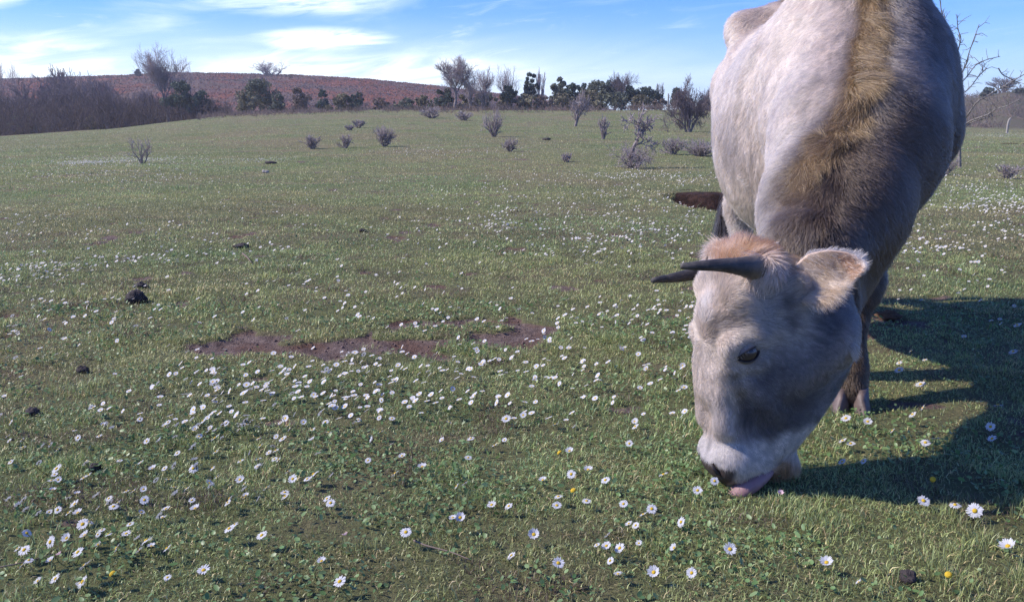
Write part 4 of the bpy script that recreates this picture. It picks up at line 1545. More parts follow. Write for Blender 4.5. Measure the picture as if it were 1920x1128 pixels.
PET = [petals_mesh(k, dr) for k, dr in enumerate((0.05, 0.22, 0.40, 0.10, 0.32, -0.05, 0.9, 0.15))]
PINK = petals_mesh(50, 1.15, 20)
for m_ in PET:
    m_.materials.append(m_petal)
PINK.materials.append(m_pink)
DISC = dome_mesh()
DISC.materials.append(m_disc)
STEM = [stem_mesh(k) for k in range(5)]
for m_ in STEM:
    m_.materials.append(m_stem)
GROUP_D = 'daisies growing in the short turf'


def daisy(P, size, label, kind='f', group=GROUP_D, normal=None, hgt=None):
    """P is the flower head's place; the stem runs from it down into the turf."""
    h = hgt if hgt else P[2] - gz(P[0], P[1])
    root = empty('daisy', (float(P[0]), float(P[1]), float(P[2] - h)))
    tag(root, label, 'daisy', group)
    if normal is None:
        normal = unit(np.array([-0.42, -0.12, 0.90]) + rng.normal(0, 0.30, 3) * [1.1, 1.1, 0.5])
        if kind == 'e':
            normal = unit(np.array([-0.72, 0.18, 0.62]) + rng.normal(0, 0.18, 3))
        if kind == 'c':
            normal = unit(np.array([-0.18, -0.52, 0.78]) + rng.normal(0, 0.16, 3))
    z = Vector(normal)
    qn = z.to_track_quat('Z', 'Y')
    spin = Matrix.Rotation(rng.uniform(0, 6.28), 4, 'Z')
    M = Matrix.Translation((0, 0, h)) @ qn.to_matrix().to_4x4() @ spin
    s = size
    if kind != 'y':
        o = link('petals', PINK if kind == 'p' else PET[rng.integers(0, 8)], None, root)
        o.matrix_local = M @ Matrix.Scale(s * (0.6 if kind == 'p' else 1.0), 4)
    if kind != 'p':
        o = link('flower_disc', DISC, None, root)
        o.matrix_local = M @ Matrix.Scale(s * (1.45 if kind == 'y' else 1.0), 4)
    o = link('stem', STEM[rng.integers(0, 5)], None, root)
    o.matrix_local = Matrix.Translation((0, 0, h)) @ Matrix.Rotation(rng.uniform(0, 6.28), 4, 'Z') @ Matrix.Diagonal((h / 0.05 + .4, h / 0.05 + .4, h + 0.004, 1))
    return root


FRONT = '''262,784 210,801 186,815 146,818 41,822 275,822 298,822,,e 328,815 394,798 403,818,20 471,788,,e 447,804,,e 362,834,20,e 332,845 43,837 81,834,,e 108,841,,e 20,864
73,864,,e 106,875,22 102,886 109,896,,c 160,864,,e 166,886,,e 224,859 286,872 308,872 362,872,20,c 364,858 398,872 468,844,,e 451,859 99,917 44,934,,e 128,933 140,944,20 181,929
108,954 146,959 128,961 72,960,,e 237,919 250,919 269,915 271,937,18,c 292,895,,e 330,925,18,e 393,906,18 450,898,,c 213,950,20 360,937 366,952,20 155,983,24,c 244,983 299,967,18,e
430,991,24 440,983 50,996 94,1013,24,c 45,1027,24,c 125,1007 159,1003 237,1001 274,1013,26 262,1031,20,e 218,1028,22 284,1024 313,1028 54,1047 146,1035,24 159,1059,26,e 382,1069,26
104,1084,22 71,1088 155,1089,28 211,1074,16,y 111,1038,20,p 672,787,,c 711,783 735,784,,c 713,808,,e 698,820,,e 842,788 949,784,20,c 530,821,18 585,824 616,810 883,818 596,849 522,859
504,845 517,841 690,859 754,851 878,856,,c 792,874,20 741,885,22 622,890,,e 588,889,24 576,899 549,899,20 500,917,18,e 535,933,20 534,925 620,944,20,c 613,936 486,871,18,e 491,1005,24
863,971,22,c 849,971,16 922,947 954,949,18 761,997,24,c 647,1001,,p 637,1088,28 955,1044,,e 603,1050 1041,791 1077,798 1191,797,18 1191,786 1180,832,,c 1049,847,14,y 1068,844 1103,881,20
1071,890,20 1018,900,18 1135,902,20 1244,890,22,e 1308,917,20,c 1340,901,15,n 1364,934,20,t 1075,922,12,y 1047,933 1044,949,20,c 1100,941 1169,945,18,c 1222,953,22,c 1206,964,18 1179,982,16
1192,985,16 1277,977,22 1140,1004,20,e 1119,1024,14 1137,1025,20 1162,1028,24 1144,1052,18 1159,1075,18 1198,1016,14 1264,1022,18 1369,1027,26,c 1047,1057,26,c 1001,1002,24 959,1041,20,e
1226,1071,26,c 1297,1071,22,c 1464,921,14,p 1586,784,20 1627,790,18,c 1673,808,14,e 1580,825,18,e 1595,831,18 1579,866,16 1619,865,14,e 1735,830,20,c 1755,823,20 1857,801,18 1860,822,18,e
1749,896,11,y 1732,935,24,c 1791,944,22 1828,955,31,c 1890,1021,30 1550,1052,26 1670,1069,16,e 1779,1071,12,y 1610,1088,14 1709,655 1686,695,18 1686,680 1734,673 1726,722,20 1711,777,18
1871,762,20 1900,657,20 1875,594 1859,597 1876,601 1908,606,20 1808,626 1902,570 1730,765,,e 1797,545 1212,690 1280,683 1238,710 1263,707 1284,703 1283,724,16 1190,787 1311,666 1299,564'''
NTH = ['first', 'second', 'third', 'fourth', 'fifth', 'sixth', 'seventh', 'eighth', 'ninth', 'tenth', 'eleventh', 'twelfth', 'thirteenth', 'fourteenth', 'fifteenth', 'sixteenth']
front = []
for w_ in FRONT.split():
    t_ = w_.split(',')
    front.append((float(t_[0]), float(t_[1]), float(t_[2]) if len(t_) > 2 and t_[2] else 0.0, t_[3] if len(t_) > 3 else 'f'))


def zone(px, py):
    if 1560 < px and py < 880:
        return 'in the cow shadow at right'
    if px > 1440:
        return 'in the lower right corner'
    if px > 980 and py > 875:
        return 'below the cow muzzle'
    if px > 980:
        return 'left of the cow head'
    if px > 480:
        return 'in the middle foreground'
    return 'in the left foreground'


big = [f for f in front if f[2] >= 20 and f[3] in 'fec']
zb = {}
for f in big:
    zb.setdefault(zone(f[0], f[1]), []).append(f)
names = {}
for zn, fs in zb.items():
    fs.sort(key=lambda f: f[0])
    for i, f in enumerate(fs):
        look = {'f': 'large white daisy', 'e': 'large sideways tilted white daisy', 'c': 'large open white daisy'}[f[3]]
        ordn = 'leftmost' if i == 0 else ('rightmost' if i == len(fs) - 1 else (NTH[i] if i < 16 else 'far') + ' from left')
        names[f] = f'{look}, {ordn} of large ones {zn}'
hts = rng.uniform(0.020, 0.038, len(front))
for f, hh in zip(front, hts):
    px, py, sz, kd = f
    P = ground_hits([px], [py], hh)[0]
    P = np.array([P[0], P[1], P[2] + hh])
    dist = np.linalg.norm(P - [0, 0, CAM_H])
    s = 0.94 * sz / 2 / FPX * dist / 0.0112 if sz else rng.uniform(0.68, 0.95)
    s = min(max(s, 0.6), 1.5)
    if kd == 'n':
        P = HP(1340, 901, 0.085)
        daisy(P, 0.85, 'daisy touching the nostril of the cow', 'c', normal=unit(np.array([-0.2, -0.8, 0.5])))
        continue
    if kd == 't':
        P = HP(1364, 935, 0.062)
        daisy(P, 1.0, 'white daisy right against the tip of the cow tongue', 'c', normal=unit(np.array([-0.3, -0.7, 0.6])))
        continue
    if kd == 'y':
        s = min(s * 1.0, 1.4)
        s = 1.3
        lab = {211: 'yellow daisy head without white petals in the left front corner', 1049: 'orange yellow petal-less daisy head left of the cow muzzle', 1075: 'tiny yellow bare daisy head among daisies below the muzzle',
               1749: 'yellow petal-less daisy head standing above three white daisies at right', 1779: 'yellow flower head at the bottom edge under the big daisy'}[int(px)]
        daisy(P, s, lab, 'y')
        continue
    if kd == 'p':
        lab = {111: 'pinkish half closed daisy in the lower left corner', 647: 'faded pink daisy lying in the middle foreground turf', 1464: 'closed pink daisy bud beside the orange chin hair of the cow'}[int(px)]
        daisy(P, max(s, 1.0), lab, 'p')
        continue
    lab = names.get(f) or 'small white daisy ' + zone(px, py)
    daisy(P, s, lab, kd)

# the drifts beyond, thick in some places and thin in others
drift = []


def scatter(n, x0, x1, y0, y1, mode='box', slope=0.0):
    n = int(n * (1.8 if y0 > 530 else 2.3))
    if mode == 'box':
        a = rng.uniform(x0, x1, n)
        b = rng.uniform(y0, y1, n)
    else:
        a = rng.normal((x0 + x1) / 2, (x1 - x0) / 4, n)
        b = rng.normal((y0 + y1) / 2, (y1 - y0) / 4, n)
    b = b + slope * (a - (x0 + x1) / 2)
    drift.append(np.stack([a, b], -1))


scatter(85, 330, 1130, 630, 780, 'box', -0.08)
scatter(45, 460, 1040, 640, 750, 'g', -0.10)
scatter(75, 930, 1300, 540, 640, 'box')
scatter(60, 340, 760, 680, 800, 'box')
scatter(75, 0, 420, 660, 800, 'box')
scatter(38, 0, 520, 780, 960, 'box')
scatter(18, 480, 960, 790, 960, 'box')
scatter(12, 0, 330, 940, 1090, 'box')
scatter(30, 850, 1290, 640, 790, 'box')
scatter(34, -30, 130, 494, 526, 'box')
scatter(60, 90, 340, 474, 504, 'box', -0.08)
scatter(30, 130, 330, 480, 496, 'g', -0.08)
scatter(60, 0, 480, 520, 660, 'box')
scatter(70, 480, 960, 500, 620, 'box')
scatter(700, 30, 420, 290, 308, 'g', -0.01)
scatter(420, 90, 250, 295, 305, 'g', -0.02)
scatter(160, 300, 560, 292, 302, 'g')
scatter(130, 0, 110, 262, 286, 'box')
scatter(60, 190, 330, 262, 290, 'box')
scatter(220, 0, 420, 306, 345, 'g')
scatter(110, 680, 900, 276, 292, 'g')
scatter(90, 780, 1000, 260, 300, 'box')
scatter(420, 900, 1340, 310, 480, 'box')
scatter(140, 1060, 1340, 320, 350, 'g')
scatter(120, 1060, 1330, 400, 500, 'box')
scatter(240, 300, 960, 330, 500, 'box')
scatter(130, 0, 450, 345, 480, 'box')
scatter(420, 1690, 1990, 320, 470, 'box')
scatter(120, 1740, 1990, 360, 400, 'g')
scatter(60, 1680, 1990, 470, 560, 'box')
scatter(300, 1800, 1990, 250, 256, 'g')
scatter(160, 1760, 1990, 262, 320, 'box')
DR = np.concatenate(drift)
HD = ground_hits(DR[:, 0], DR[:, 1], 0.028)
ok = ~np.isnan(HD).any(1) & (bareness(np.nan_to_num(HD[:, 0]), np.nan_to_num(HD[:, 1], nan=5)) < 0.5)
DR, HD = DR[ok], HD[ok]
colony = fbm(np.stack([HD[:, 0] * 1.0, HD[:, 1] * 0.7, HD[:, 0] * 0], -1), 0.9, 211, 3)
colony = np.where(HD[:, 1] > 30, fbm(np.stack([HD[:, 0] * .25, HD[:, 1] * 0.12, HD[:, 0] * 0], -1), 0.9, 212, 3), colony)
ok = rng.random(len(HD)) < 0.22 + 1.3 * sstep(0.38, 0.64, colony)
DR, HD = DR[ok], HD[ok]
o_ = np.argsort(HD[:, 1])
DR, HD = DR[o_], HD[o_]
n_ind = 300 - len(front)


def zone2(px, py):
    if px > 1560:
        return 'scattered on the turf right of the cow'
    if py < 655 and px > 900:
        return 'in the loose drift between bare soil and cow'
    if px > 1080:
        return 'scattered left of the cow head'
    if px < 400:
        return 'scattered left of the bare soil patch'
    return 'in the thick drift below the bare soil patch'


for (px, py), P in zip(DR[:n_ind], HD[:n_ind]):
    hh = rng.uniform(0.014, 0.034)
    daisy(np.array([P[0], P[1], P[2] + hh]), rng.uniform(0.60, 0.90), 'white daisy ' + zone2(px, py), 'e' if rng.random() < 0.3 else 'f')


def far_daisies(P):
    n = len(P)
    th = np.linspace(0, 2 * np.pi, 9)[:-1]
    nrm = unit(np.array([-0.35, -0.12, 0.9]) + rng.normal(0, 0.28, (n, 3)))
    a = unit(np.cross(nrm, np.array([0.3, 1.0, 0.1])))
    b = np.cross(nrm, a)
    grow = np.interp(P[:, 1], [3, 10, 25, 60], [0.95, 0.95, 1.05, 1.4])
    r = rng.uniform(0.0070, 0.0110, n) * grow
    ctr = P + np.array([0, 0, 1.0]) * (rng.uniform(0.022, 0.042, n) * np.sqrt(grow))[:, None]
    e = a[:, None] * np.cos(th)[None, :, None] + b[:, None] * np.sin(th)[None, :, None]
    rag = 1 + rng.normal(0, 0.08, (n, 8, 1))
    out = ctr[:, None] + e * (r[:, None, None] * rag) + nrm[:, None] * (r * 0.12)[:, None, None]
    inn = ctr[:, None] + e * (r * 0.34)[:, None, None]
    c0 = ctr[:, None] + nrm[:, None] * (r * 0.14)[:, None, None]
    v = np.concatenate([out, inn, c0], 1).reshape(-1, 3)
    base = (np.arange(n) * 17)[:, None]
    q = np.concatenate([base + np.array([[i, (i + 1) % 8, 8 + (i + 1) % 8, 8 + i]]) for i in range(8)])
    tr = np.concatenate([base + np.array([[8 + i, 8 + (i + 1) % 8, 16]]) for i in range(8)])
    me = mesh_from('distant_daisies', v, [q, tr])
    me.materials.append(m_petal)
    me.materials.append(m_disc)
    mi = np.concatenate([np.zeros(len(q), np.int32), np.ones(len(tr), np.int32)])
    me.polygons.foreach_set('material_index', mi)
    tag(link('distant_daisies', me), kind='stuff')


far_daisies(HD[n_ind:])
print('daisies', len(front), len(HD), round(time.time() - T0, 1), 's')

# ------------------------------------------------------------------ woody plants
m_bark = simple_mat('grey_bark', (0.22, 0.185, 0.18), 0.9, 0.1, 6, 0.35, 0.4)
m_twig = simple_mat('grey_twigs', (0.36, 0.30, 0.30), 0.9, 0.1, 5, 0.3, 0.0)
m_twig_dark = simple_mat('dark_twigs', (0.185, 0.150, 0.158), 0.9, 0.1, 3, 0.35, 0.0)
m_lichen = simple_mat('lichen_bark', (0.20, 0.178, 0.165), 0.9, 0.1, 25, 0.5, 0.3)
m_brush = simple_mat('wood_brush', (0.122, 0.090, 0.082), 0.9, 0.1, 0.5, 0.4, 0.0)
m_straw = simple_mat('dry_stalks', (0.20, 0.15, 0.125), 0.9, 0.1, 0.4, 0.45, 0.0)
m_leaf = simple_mat('evergreen_leaves', None, 0.6, 0.25, 2, 0.25, 0.0, attrname='tint', translucent=0.15)


def grow(g, p, d, L, r, level, out, up, wig, split, rmin, first):
    """Recursive branching; out collects (p0, p1, r0, r1, level)."""
    n = 4 if level > 0 else 3
    cur, dr = np.array(p), np.array(d)
    for k in range(n):
        dr = unit(dr + g.normal(0, wig, 3) + np.array([0, 0, up]))
        nx_ = cur + dr * L / n
        r1 = max(r * (1 - 0.14), rmin)
        out.append((cur, nx_, r, r1, level))
        cur, r = nx_, r1
        if level > 0 and k >= first:
            for _ in range(split if k < n - 1 else split + 1):
                ax = unit(g.normal(0, 1, 3))
                ax = unit(ax - dr * ax.dot(dr))
                ang = g.uniform(0.35, 0.95)
                grow(g, cur, dr * math.cos(ang) + ax * math.sin(ang), L * g.uniform(0.5, 0.75), max(r * 0.62, rmin), level - 1, out, up, wig, split, rmin, 0)


def woody(name, seed, height, spread, levels=3, stems=1, r=0.04, rmin=0.006, up=0.10, wig=0.16, split=1, trunk=0.35, squash=1.0, mats=None, lean=0.5, parts=('trunk', 'crown')):
    """Builds the two meshes (thick wood, twigs) of a leafless tree or bush of unit placement."""
    g = np.random.default_rng(seed)
    segs = []
    for s in range(stems):
        a = 2 * np.pi * (s + g.uniform(0, 0.8)) / stems
        le = lean * g.uniform(0.3, 1.0) if stems > 1 else g.uniform(0, 0.12)
        d = unit(np.array([math.cos(a) * le, math.sin(a) * le, 1.0]))
        p = np.array([math.cos(a) * r * 1.5, math.sin(a) * r * 1.5, -0.05 * height]) * (stems > 1) + np.array([0, 0, -0.02 * height]) * (stems == 1)
        grow(g, p, d, height * (trunk if stems == 1 else 0.55), r, levels, segs, up, wig, split, rmin, 2 if stems == 1 else 0)
    P0 = np.array([q[0] for q in segs])
    P1 = np.array([q[1] for q in segs])
    R0 = np.array([q[2] for q in segs])
    R1 = np.array([q[3] for q in segs])
    LV = np.array([q[4] for q in segs])
    top = np.percentile(P1[:, 2], 99.5)
    wx = np.percentile(np.abs(P1[:, :2]), 97)
    sc_ = np.array([spread / 2 / wx, spread / 2 / wx, height / top])
    P0, P1 = P0 * sc_, P1 * sc_
    thick = LV >= max(levels - 1, 1)
    v, q = tubes(P0[thick], P1[thick], R0[thick], R1[thick], 5)
    v2, q2 = tubes(P0[~thick], P1[~thick], R0[~thick], R1[~thick], 3)
    a, b = mesh_from(parts[0], v, q, smooth=True), mesh_from(parts[1], v2, q2)
    a.materials.append((mats or (m_bark, m_twig))[0])
    b.materials.append((mats or (m_bark, m_twig))[1])
    return a, b, len(segs)


def place_woody(name, meshes, loc, label, cat, group=None, rot=0.0, scale=(1, 1, 1)):
    root = empty(name, loc)
    root.rotation_euler = (0, 0, rot)
    root.scale = scale
    tag(root, label, cat, group)
    for m_, pn in zip(meshes[:2], (meshes[0].name.split('.')[0], meshes[1].name.split('.')[0])):
        link(pn, m_, None, root)
    return root


PX = 1 / FPX
GS = 'leafless bushes on the open meadow'
# photo column, base row, height and width in photo pixels, stems, levels, seed, label
BUSH = [
    (266, 304, 46, 46, 3, 4, 11, 'small leafless thorn bush standing alone in the white daisy strip'),
    (585, 279, 25, 30, 9, 3, 12, 'low leafless bush, leftmost of three in a row on the meadow'),
    (648, 278, 24, 26, 7, 3, 13, 'thin pale leafless bush between two denser ones'),
    (721, 276, 36, 38, 11, 3, 14, 'round dense leafless bush, biggest of three in a row'),
    (672, 240, 14, 24, 8, 2, 15, 'very low twiggy tuft behind the three bushes in a row'),
    (655, 246, 10, 16, 6, 2, 16, 'faint low twig tuft on the far meadow'),
    (926, 256, 46, 36, 9, 3, 17, 'upright bushy leafless shrub in the middle of the meadow'),
    (956, 289, 24, 30, 8, 3, 18, 'small spreading leafless bush below the upright shrub'),
    (1062, 306, 17, 26, 7, 2, 19, 'tiny twiggy bush left of the forked thorn tree'),
    (1131, 261, 40, 20, 6, 3, 20, 'slim leafless bush left behind the forked thorn tree'),
    (870, 226, 16, 30, 8, 2, 21, 'low dry twig bush near the far meadow edge below the tall bare tree'),
    (812, 222, 20, 40, 9, 2, 22, 'wide low dry bush near the far edge left of the bare tree'),
    (1262, 296, 30, 46, 11, 3, 23, 'low bramble heap left part, near the cow flank'),
    (1312, 298, 30, 64, 14, 3, 24, 'low wide bramble heap touching the cow flank'),
    (1772, 326, 34, 40, 9, 3, 25, 'dark leafless bush at the right edge of the cow chest'),
    (1890, 335, 26, 46, 9, 3, 26, 'low dark bush on the turf at the right edge'),
]
for (px, py, hp, wp, st_, lv, sd, lab) in BUSH:
    P = ground_hits([px], [py])[0]
    d = P[1]
    ms = woody('b', sd, hp * PX * d * 1.06, wp * PX * d, 2, int(st_ * 1.1) + 1, r=0.00075 * d, rmin=0.00020 * d, up=0.10, wig=0.17, split=1, lean=0.9, trunk=0.45, parts=('stems', 'twigs'))
    place_woody('bare_bush', ms, P, lab, 'bush', GS)
# the thorn trees of the meadow
P = ground_hits([1180], [316])[0]
ms = woody('t', 31, 112 * PX * P[1], 90 * PX * P[1], 4, 1, r=0.0030 * P[1], rmin=0.00034 * P[1], up=0.06, wig=0.24, split=1, trunk=0.45)
place_woody('thorn_tree', ms, P, 'forked leafless thorn tree with twiggy base, nearest tree on the meadow', 'tree')
ms = woody('t', 32, 46 * PX * P[1], 84 * PX * P[1], 3, 7, r=0.0010 * P[1], rmin=0.00014 * P[1], up=0.02, wig=0.25, split=1, lean=1.3, parts=('stems', 'twigs'))
place_woody('bare_bush', ms, P + np.array([0.05, -0.12, 0]), 'tangled leafless bush round the foot of the forked thorn tree', 'bush', GS)
P = ground_hits([1078], [236])[0]
ms = woody('t', 33, 62 * PX * P[1], 44 * PX * P[1], 4, 2, r=0.0016 * P[1], rmin=0.00014 * P[1], up=0.10, wig=0.2, split=1, lean=.35)
place_woody('thorn_tree', ms, P, 'small round headed leafless tree before the dark evergreen belt', 'tree')
P = ground_hits([1290], [246])[0]
ms = woody('t', 34, 94 * PX * P[1], 72 * PX * P[1], 4, 6, r=0.0013 * P[1], rmin=0.00014 * P[1], up=0.05, wig=0.2, split=1, lean=.6, mats=(m_bark, m_twig_dark))
place_woody('thorn_tree', ms, P, 'large dense purple grey thorn bush left of the cow barrel', 'tree')


def crest_base(px, y):
    x = (px - CX) / FPX * y
    return np.array([x, y, gz(x, y)])


# bare trees along the brow
for (px, ytop, wp, y, st_, lv, sd, lab) in (
        (855, 113, 60, YC + 1, 1, 4, 41, 'tall wide bare tree at the left end of the far evergreen belt'),
        (885, 138, 34, YC + 2, 2, 4, 42, 'slender bare tree right beside the tall bare tree'),
        (908, 134, 44, YC + 3, 3, 4, 43, 'bushy dark bare tree right of the tall bare tree'),
        (952, 128, 40, YC + 5, 5, 3, 44, 'thin upright bare saplings left of the round evergreen'),
        (1014, 137, 24, YC + 6, 2, 4, 45, 'thin bare tree close behind the round evergreen'),
        (1162, 140, 44, YC + 6, 3, 4, 46, 'bare tree rising above the evergreen belt'),
        (1236, 158, 24, YC + 12, 1, 4, 47, 'small oval bare tree alone against the sky'),
        (1320, 168, 30, YC + 12, 2, 4, 48, 'small bare tree next to the cow flank on the skyline'),
        (1860, 148, 44, YC + 70, 3, 4, 49, 'round bare tree on the skyline at the right'),
        (1905, 158, 34, YC + 72, 3, 4, 50, 'bare tree at the right edge of the skyline'),
        (325, 95, 80, YC + 8, 1, 4, 51, 'large fan shaped bare tree against sky above the left hill'),
        (372, 126, 30, YC + 12, 2, 3, 52, 'thin bare tree right beside the fan shaped tree'),
        (520, 118, 54, 262, 5, 3, 53, 'wispy bare trees on the hill ridge'),
        (15, 112, 66, YC + 34, 3, 4, 54, 'bare tree at the left edge rising over the wood')):
    B = crest_base(px, y)
    if px == 520:
        B[2] = float(hill_z(np.array([px]), np.array([y]))[0]) - 0.3
    ztop = CAM_H + (225 - ytop) * PX * y
    ms = woody('t', sd, ztop - B[2], wp * PX * y, lv, st_, r=0.0019 * y if st_ == 1 else 0.0011 * y, rmin=0.00009 * y, up=0.12, wig=0.16, split=2 if st_ == 1 and sd in (41, 51) else 1, lean=.4, trunk=0.36, mats=(m_bark, m_twig_dark if px > 1100 else m_twig))
    place_woody('bare_tree', ms, B, lab, 'tree')
print('trees', round(time.time() - T0, 1), 's')

# the wood at the foot of the hill on the left
WOOD = [woody('w', 60 + k, 6.0, 4.2, 4, 1 + (k % 3), r=0.10, rmin=0.020, up=0.12, wig=0.17, split=1, lean=.4, trunk=0.4, mats=(m_bark, m_twig_dark)) for k in range(5)]
gw = np.random.default_rng(5)
for k in range(58):
    px = gw.uniform(-260, 420)
    y = gw.uniform(YC + 9, YC + 42)
    lim = np.interp(px, [-260, 0, 60, 100, 180, 215, 260, 420], [146, 146, 152, 138, 132, 146, 166, 196])
    top = lim + abs(gw.normal(0, 30))
    B = crest_base(px, y)
    hgt = CAM_H + (225 - top) * PX * y - B[2]
    s = max(hgt, 1.5) / 6.0
    place_woody('bare_tree', WOOD[k % 5], B, 'bare grey tree crowded into the wood at the left hill foot', 'tree', 'bare trees of the wood at the left', gw.uniform(0, 6.28), (s * 1.1, s * 1.1, s))
n = 26000
px = rng.uniform(-300, 440, n)
y = rng.uniform(YC + 4, YC + 44, n)
x = (px - CX) / FPX * y
z0 = terrain(x, y)
top = np.interp(px, [-300, 0, 200, 300, 440], [3.4, 3.2, 2.6, 1.9, 0.7]) * (0.5 + 0.8 * vnoise(np.stack([x, y, 0 * x], -1), 3.0, 7))
zz = z0 + rng.random(n) * np.clip(top, 0.3, None)
p0 = np.stack([x, y, zz], -1)
dd = unit(rng.normal(0, 1, (n, 3)) + np.array([0, 0, 2.0]))
p1 = p0 + dd * rng.uniform(0.4, 1.3, (n, 1))
v, q = tubes(p0, p1, np.full(n, 0.026), np.full(n, 0.009), 3)
tag(link('wood_undergrowth', mesh_from('wood_undergrowth', v, q), m_brush), kind='stuff')
# dry stalks and brambles along the brow
n = 26000
px = rng.uniform(380, 1345, n)
y = rng.uniform(YC - 9, YC + 5, n)
k = rng.random(n) < (0.10 + 0.50 * sstep(YC - 7, YC, y)) * sstep(0.35, 0.65, vnoise(np.stack([px / 30, y / 2.0, 0 * y], -1), 1.0, 27))
px, y = px[k], y[k]
n = len(px)
x = (px - CX) / FPX * y
hmax = 0.05 + 0.55 * sstep(0.35, 0.7, fbm(np.stack([x, y, 0 * x], -1), 4.0, 17, 3))
p0 = np.stack([x, y, terrain(x, y) + rng.random(n) * hmax * 0.6], -1)
p1 = p0 + unit(rng.normal(0, 1, (n, 3)) + np.array([0, 0, 1.4])) * rng.uniform(0.15, 0.5, (n, 1))
v, q = tubes(p0, p1, np.full(n, 0.020), np.full(n, 0.008), 3)
tag(link('dry_undergrowth', mesh_from('dry_undergrowth', v, q), m_straw), kind='stuff')
# scrub on the slope beyond the fence at the right
n = 9000
px = rng.uniform(1740, 2150, n)
y = rng.uniform(YC + 6, YC + 84, n)
x = (px - CX) / FPX * y
k = rng.random(n) < sstep(0.35, 0.62, fbm(np.stack([x, y, 0 * x], -1), 7.0, 19, 3))
x, y = x[k], y[k]
n = len(x)
p0 = np.stack([x, y, terrain(x, y) + rng.random(n) * 0.3], -1)
p1 = p0 + unit(rng.normal(0, 1, (n, 3)) + np.array([0, 0, 1.0])) * rng.uniform(0.2, 0.9, (n, 1))
v, q = tubes(p0, p1, np.full(n, 0.035), np.full(n, 0.012), 3)
tag(link('slope_undergrowth', mesh_from('slope_undergrowth', v, q), m_straw), kind='stuff')
# bracken standing dead on the hill
n = 60000
px = rng.uniform(-300, 1000, n)
y = H0 + (H1 - H0) * rng.random(n) ** 0.9
x = (px - CX) / FPX * y
zb_ = hill_z(px, y)
pn = np.stack([x, y, 0 * x], -1)
zb_ = zb_ + (fbm(pn, 12.0, 61, 4) - 0.5) * 1.9 * sstep(H0, H0 + 25, y) * (1 - sstep(H1 - 40, H1 - 4, y))
s = rng.uniform(0.15, 0.45, n)
ctr = np.stack([x, y, zb_ + s * 0.3], -1)
a = unit(rng.normal(0, 1, (n, 3)))
b = unit(np.cross(a, rng.normal(0, 1, (n, 3))))
v = np.stack([ctr - a * s[:, None] * .6, ctr + b * s[:, None] * .35, ctr + a * s[:, None] * .6, ctr - b * s[:, None] * .35], 1).reshape(-1, 3)
q = (np.arange(n) * 4)[:, None] + np.arange(4)[None]
f_ = fbm(pn, 16.0, 23, 4)[:, None]
c = np.array([0.122, 0.078, 0.066]) + (np.array([0.200, 0.068, 0.040]) - np.array([0.122, 0.078, 0.066])) * sstep(0.40, 0.62, f_)
c = np.where(rng.random((n, 1)) < 0.12, np.array([[0.085, 0.075, 0.055]]), c) * rng.uniform(0.85, 1.15, (n, 1))
tag(link('bracken', mesh_from('bracken', v, q, np.repeat(c[:, None], 4, 1).reshape(-1, 3)), m_leaf), kind='stuff')


def leafy(seed, w, h, n, leaf, tint, lobes=14, base=0.12, tallness=0.0):
    """A leafy crown: leaf clumps spread through ragged lobes. Returns one mesh of unit placement."""
    g = np.random.default_rng(seed)
    cs, rs = [(0, 0, h * (0.52 if base > .2 else 0.40))], [0.30 * min(w, h)]
    lobes = lobes * 3
    lop = g.uniform(0, 6.28)
    while len(cs) < lobes:
        a = g.uniform(0, 6.28)
        zt = g.uniform(base, 0.92)
        prof = np.interp(zt, [0, 0.3, 0.6, 0.92, 1.0], [0.42, 0.47, 0.42, 0.16, 0.1]) * (1 + 0.22 * math.cos(a - lop))
        rr = math.sqrt(g.uniform(0.1, 1.0)) * prof
        c_ = np.array((rr * math.cos(a) * w, rr * math.sin(a) * w, zt * h))
        cs.append(c_)
        rs.append(g.uniform(0.07, 0.155) * min(w, h))
    cs, rs = np.array(cs), np.array(rs)
    k = g.choice(lobes, n, p=(rs ** 1.6) / (rs ** 1.6).sum())
    d = unit(g.normal(0, 1, (n, 3)))
    rad = rs[k] * (0.35 + 0.75 * g.random(n) ** 0.6)
    # leaves sit in little sprays
    spray = unit(np.round(d * 2.6) + 0.01) * 0.35 + d * 0.65
    ctr = cs[k] + spray * rad[:, None] * np.array([1, 1, 0.9])
    ctr[:, 2] = np.maximum(ctr[:, 2], 0.02 * h)
    a = unit(g.normal(0, 1, (n, 3)))
    b = unit(np.cross(a, g.normal(0, 1, (n, 3))))
    s = leaf * g.uniform(0.6, 1.4, n)
    v = np.stack([ctr - a * s[:, None], ctr + b * s[:, None] * .5, ctr + a * s[:, None], ctr - b * s[:, None] * .5], 1).reshape(-1, 3)
    q = (np.arange(n) * 4)[:, None] + np.arange(4)[None]
    tone = g.uniform(0.7, 1.35, lobes)[k] * g.uniform(0.65, 1.3, n)
    c = np.clip(np.asarray(tint)[None] * tone[:, None], 0, 1)
    me = mesh_from('crown', v, q, np.repeat(c[:, None], 4, 1).reshape(-1, 3))
    me.materials.append(m_leaf)
    return me


def stub(h, r, seed):
    g = np.random.default_rng(seed)
    p = smooth_path([(0, 0, -0.1, r), (g.normal(0, .05) * h, g.normal(0, .05) * h, h * .5, r * .8), (g.normal(0, .1) * h, g.normal(0, .1) * h, h, r * .4)], 8)
    v, f = path_tube(p[:, :3], p[:, 3], 7)
    br = []
    for k in range(4):
        a = g.uniform(0, 6.28)
        z = h * g.uniform(.3, .8)
        q = np.array([[0, 0, z, r * .5], [math.cos(a) * h * .25, math.sin(a) * h * .25, z + h * .25, r * .2]])
        br.append(path_tube(q[:, :3], q[:, 3], 5))
    v, f = join([(v, f)] + br)
    me = mesh_from('trunk', v, f, smooth=True)
    me.materials.append(m_bark)
    return me


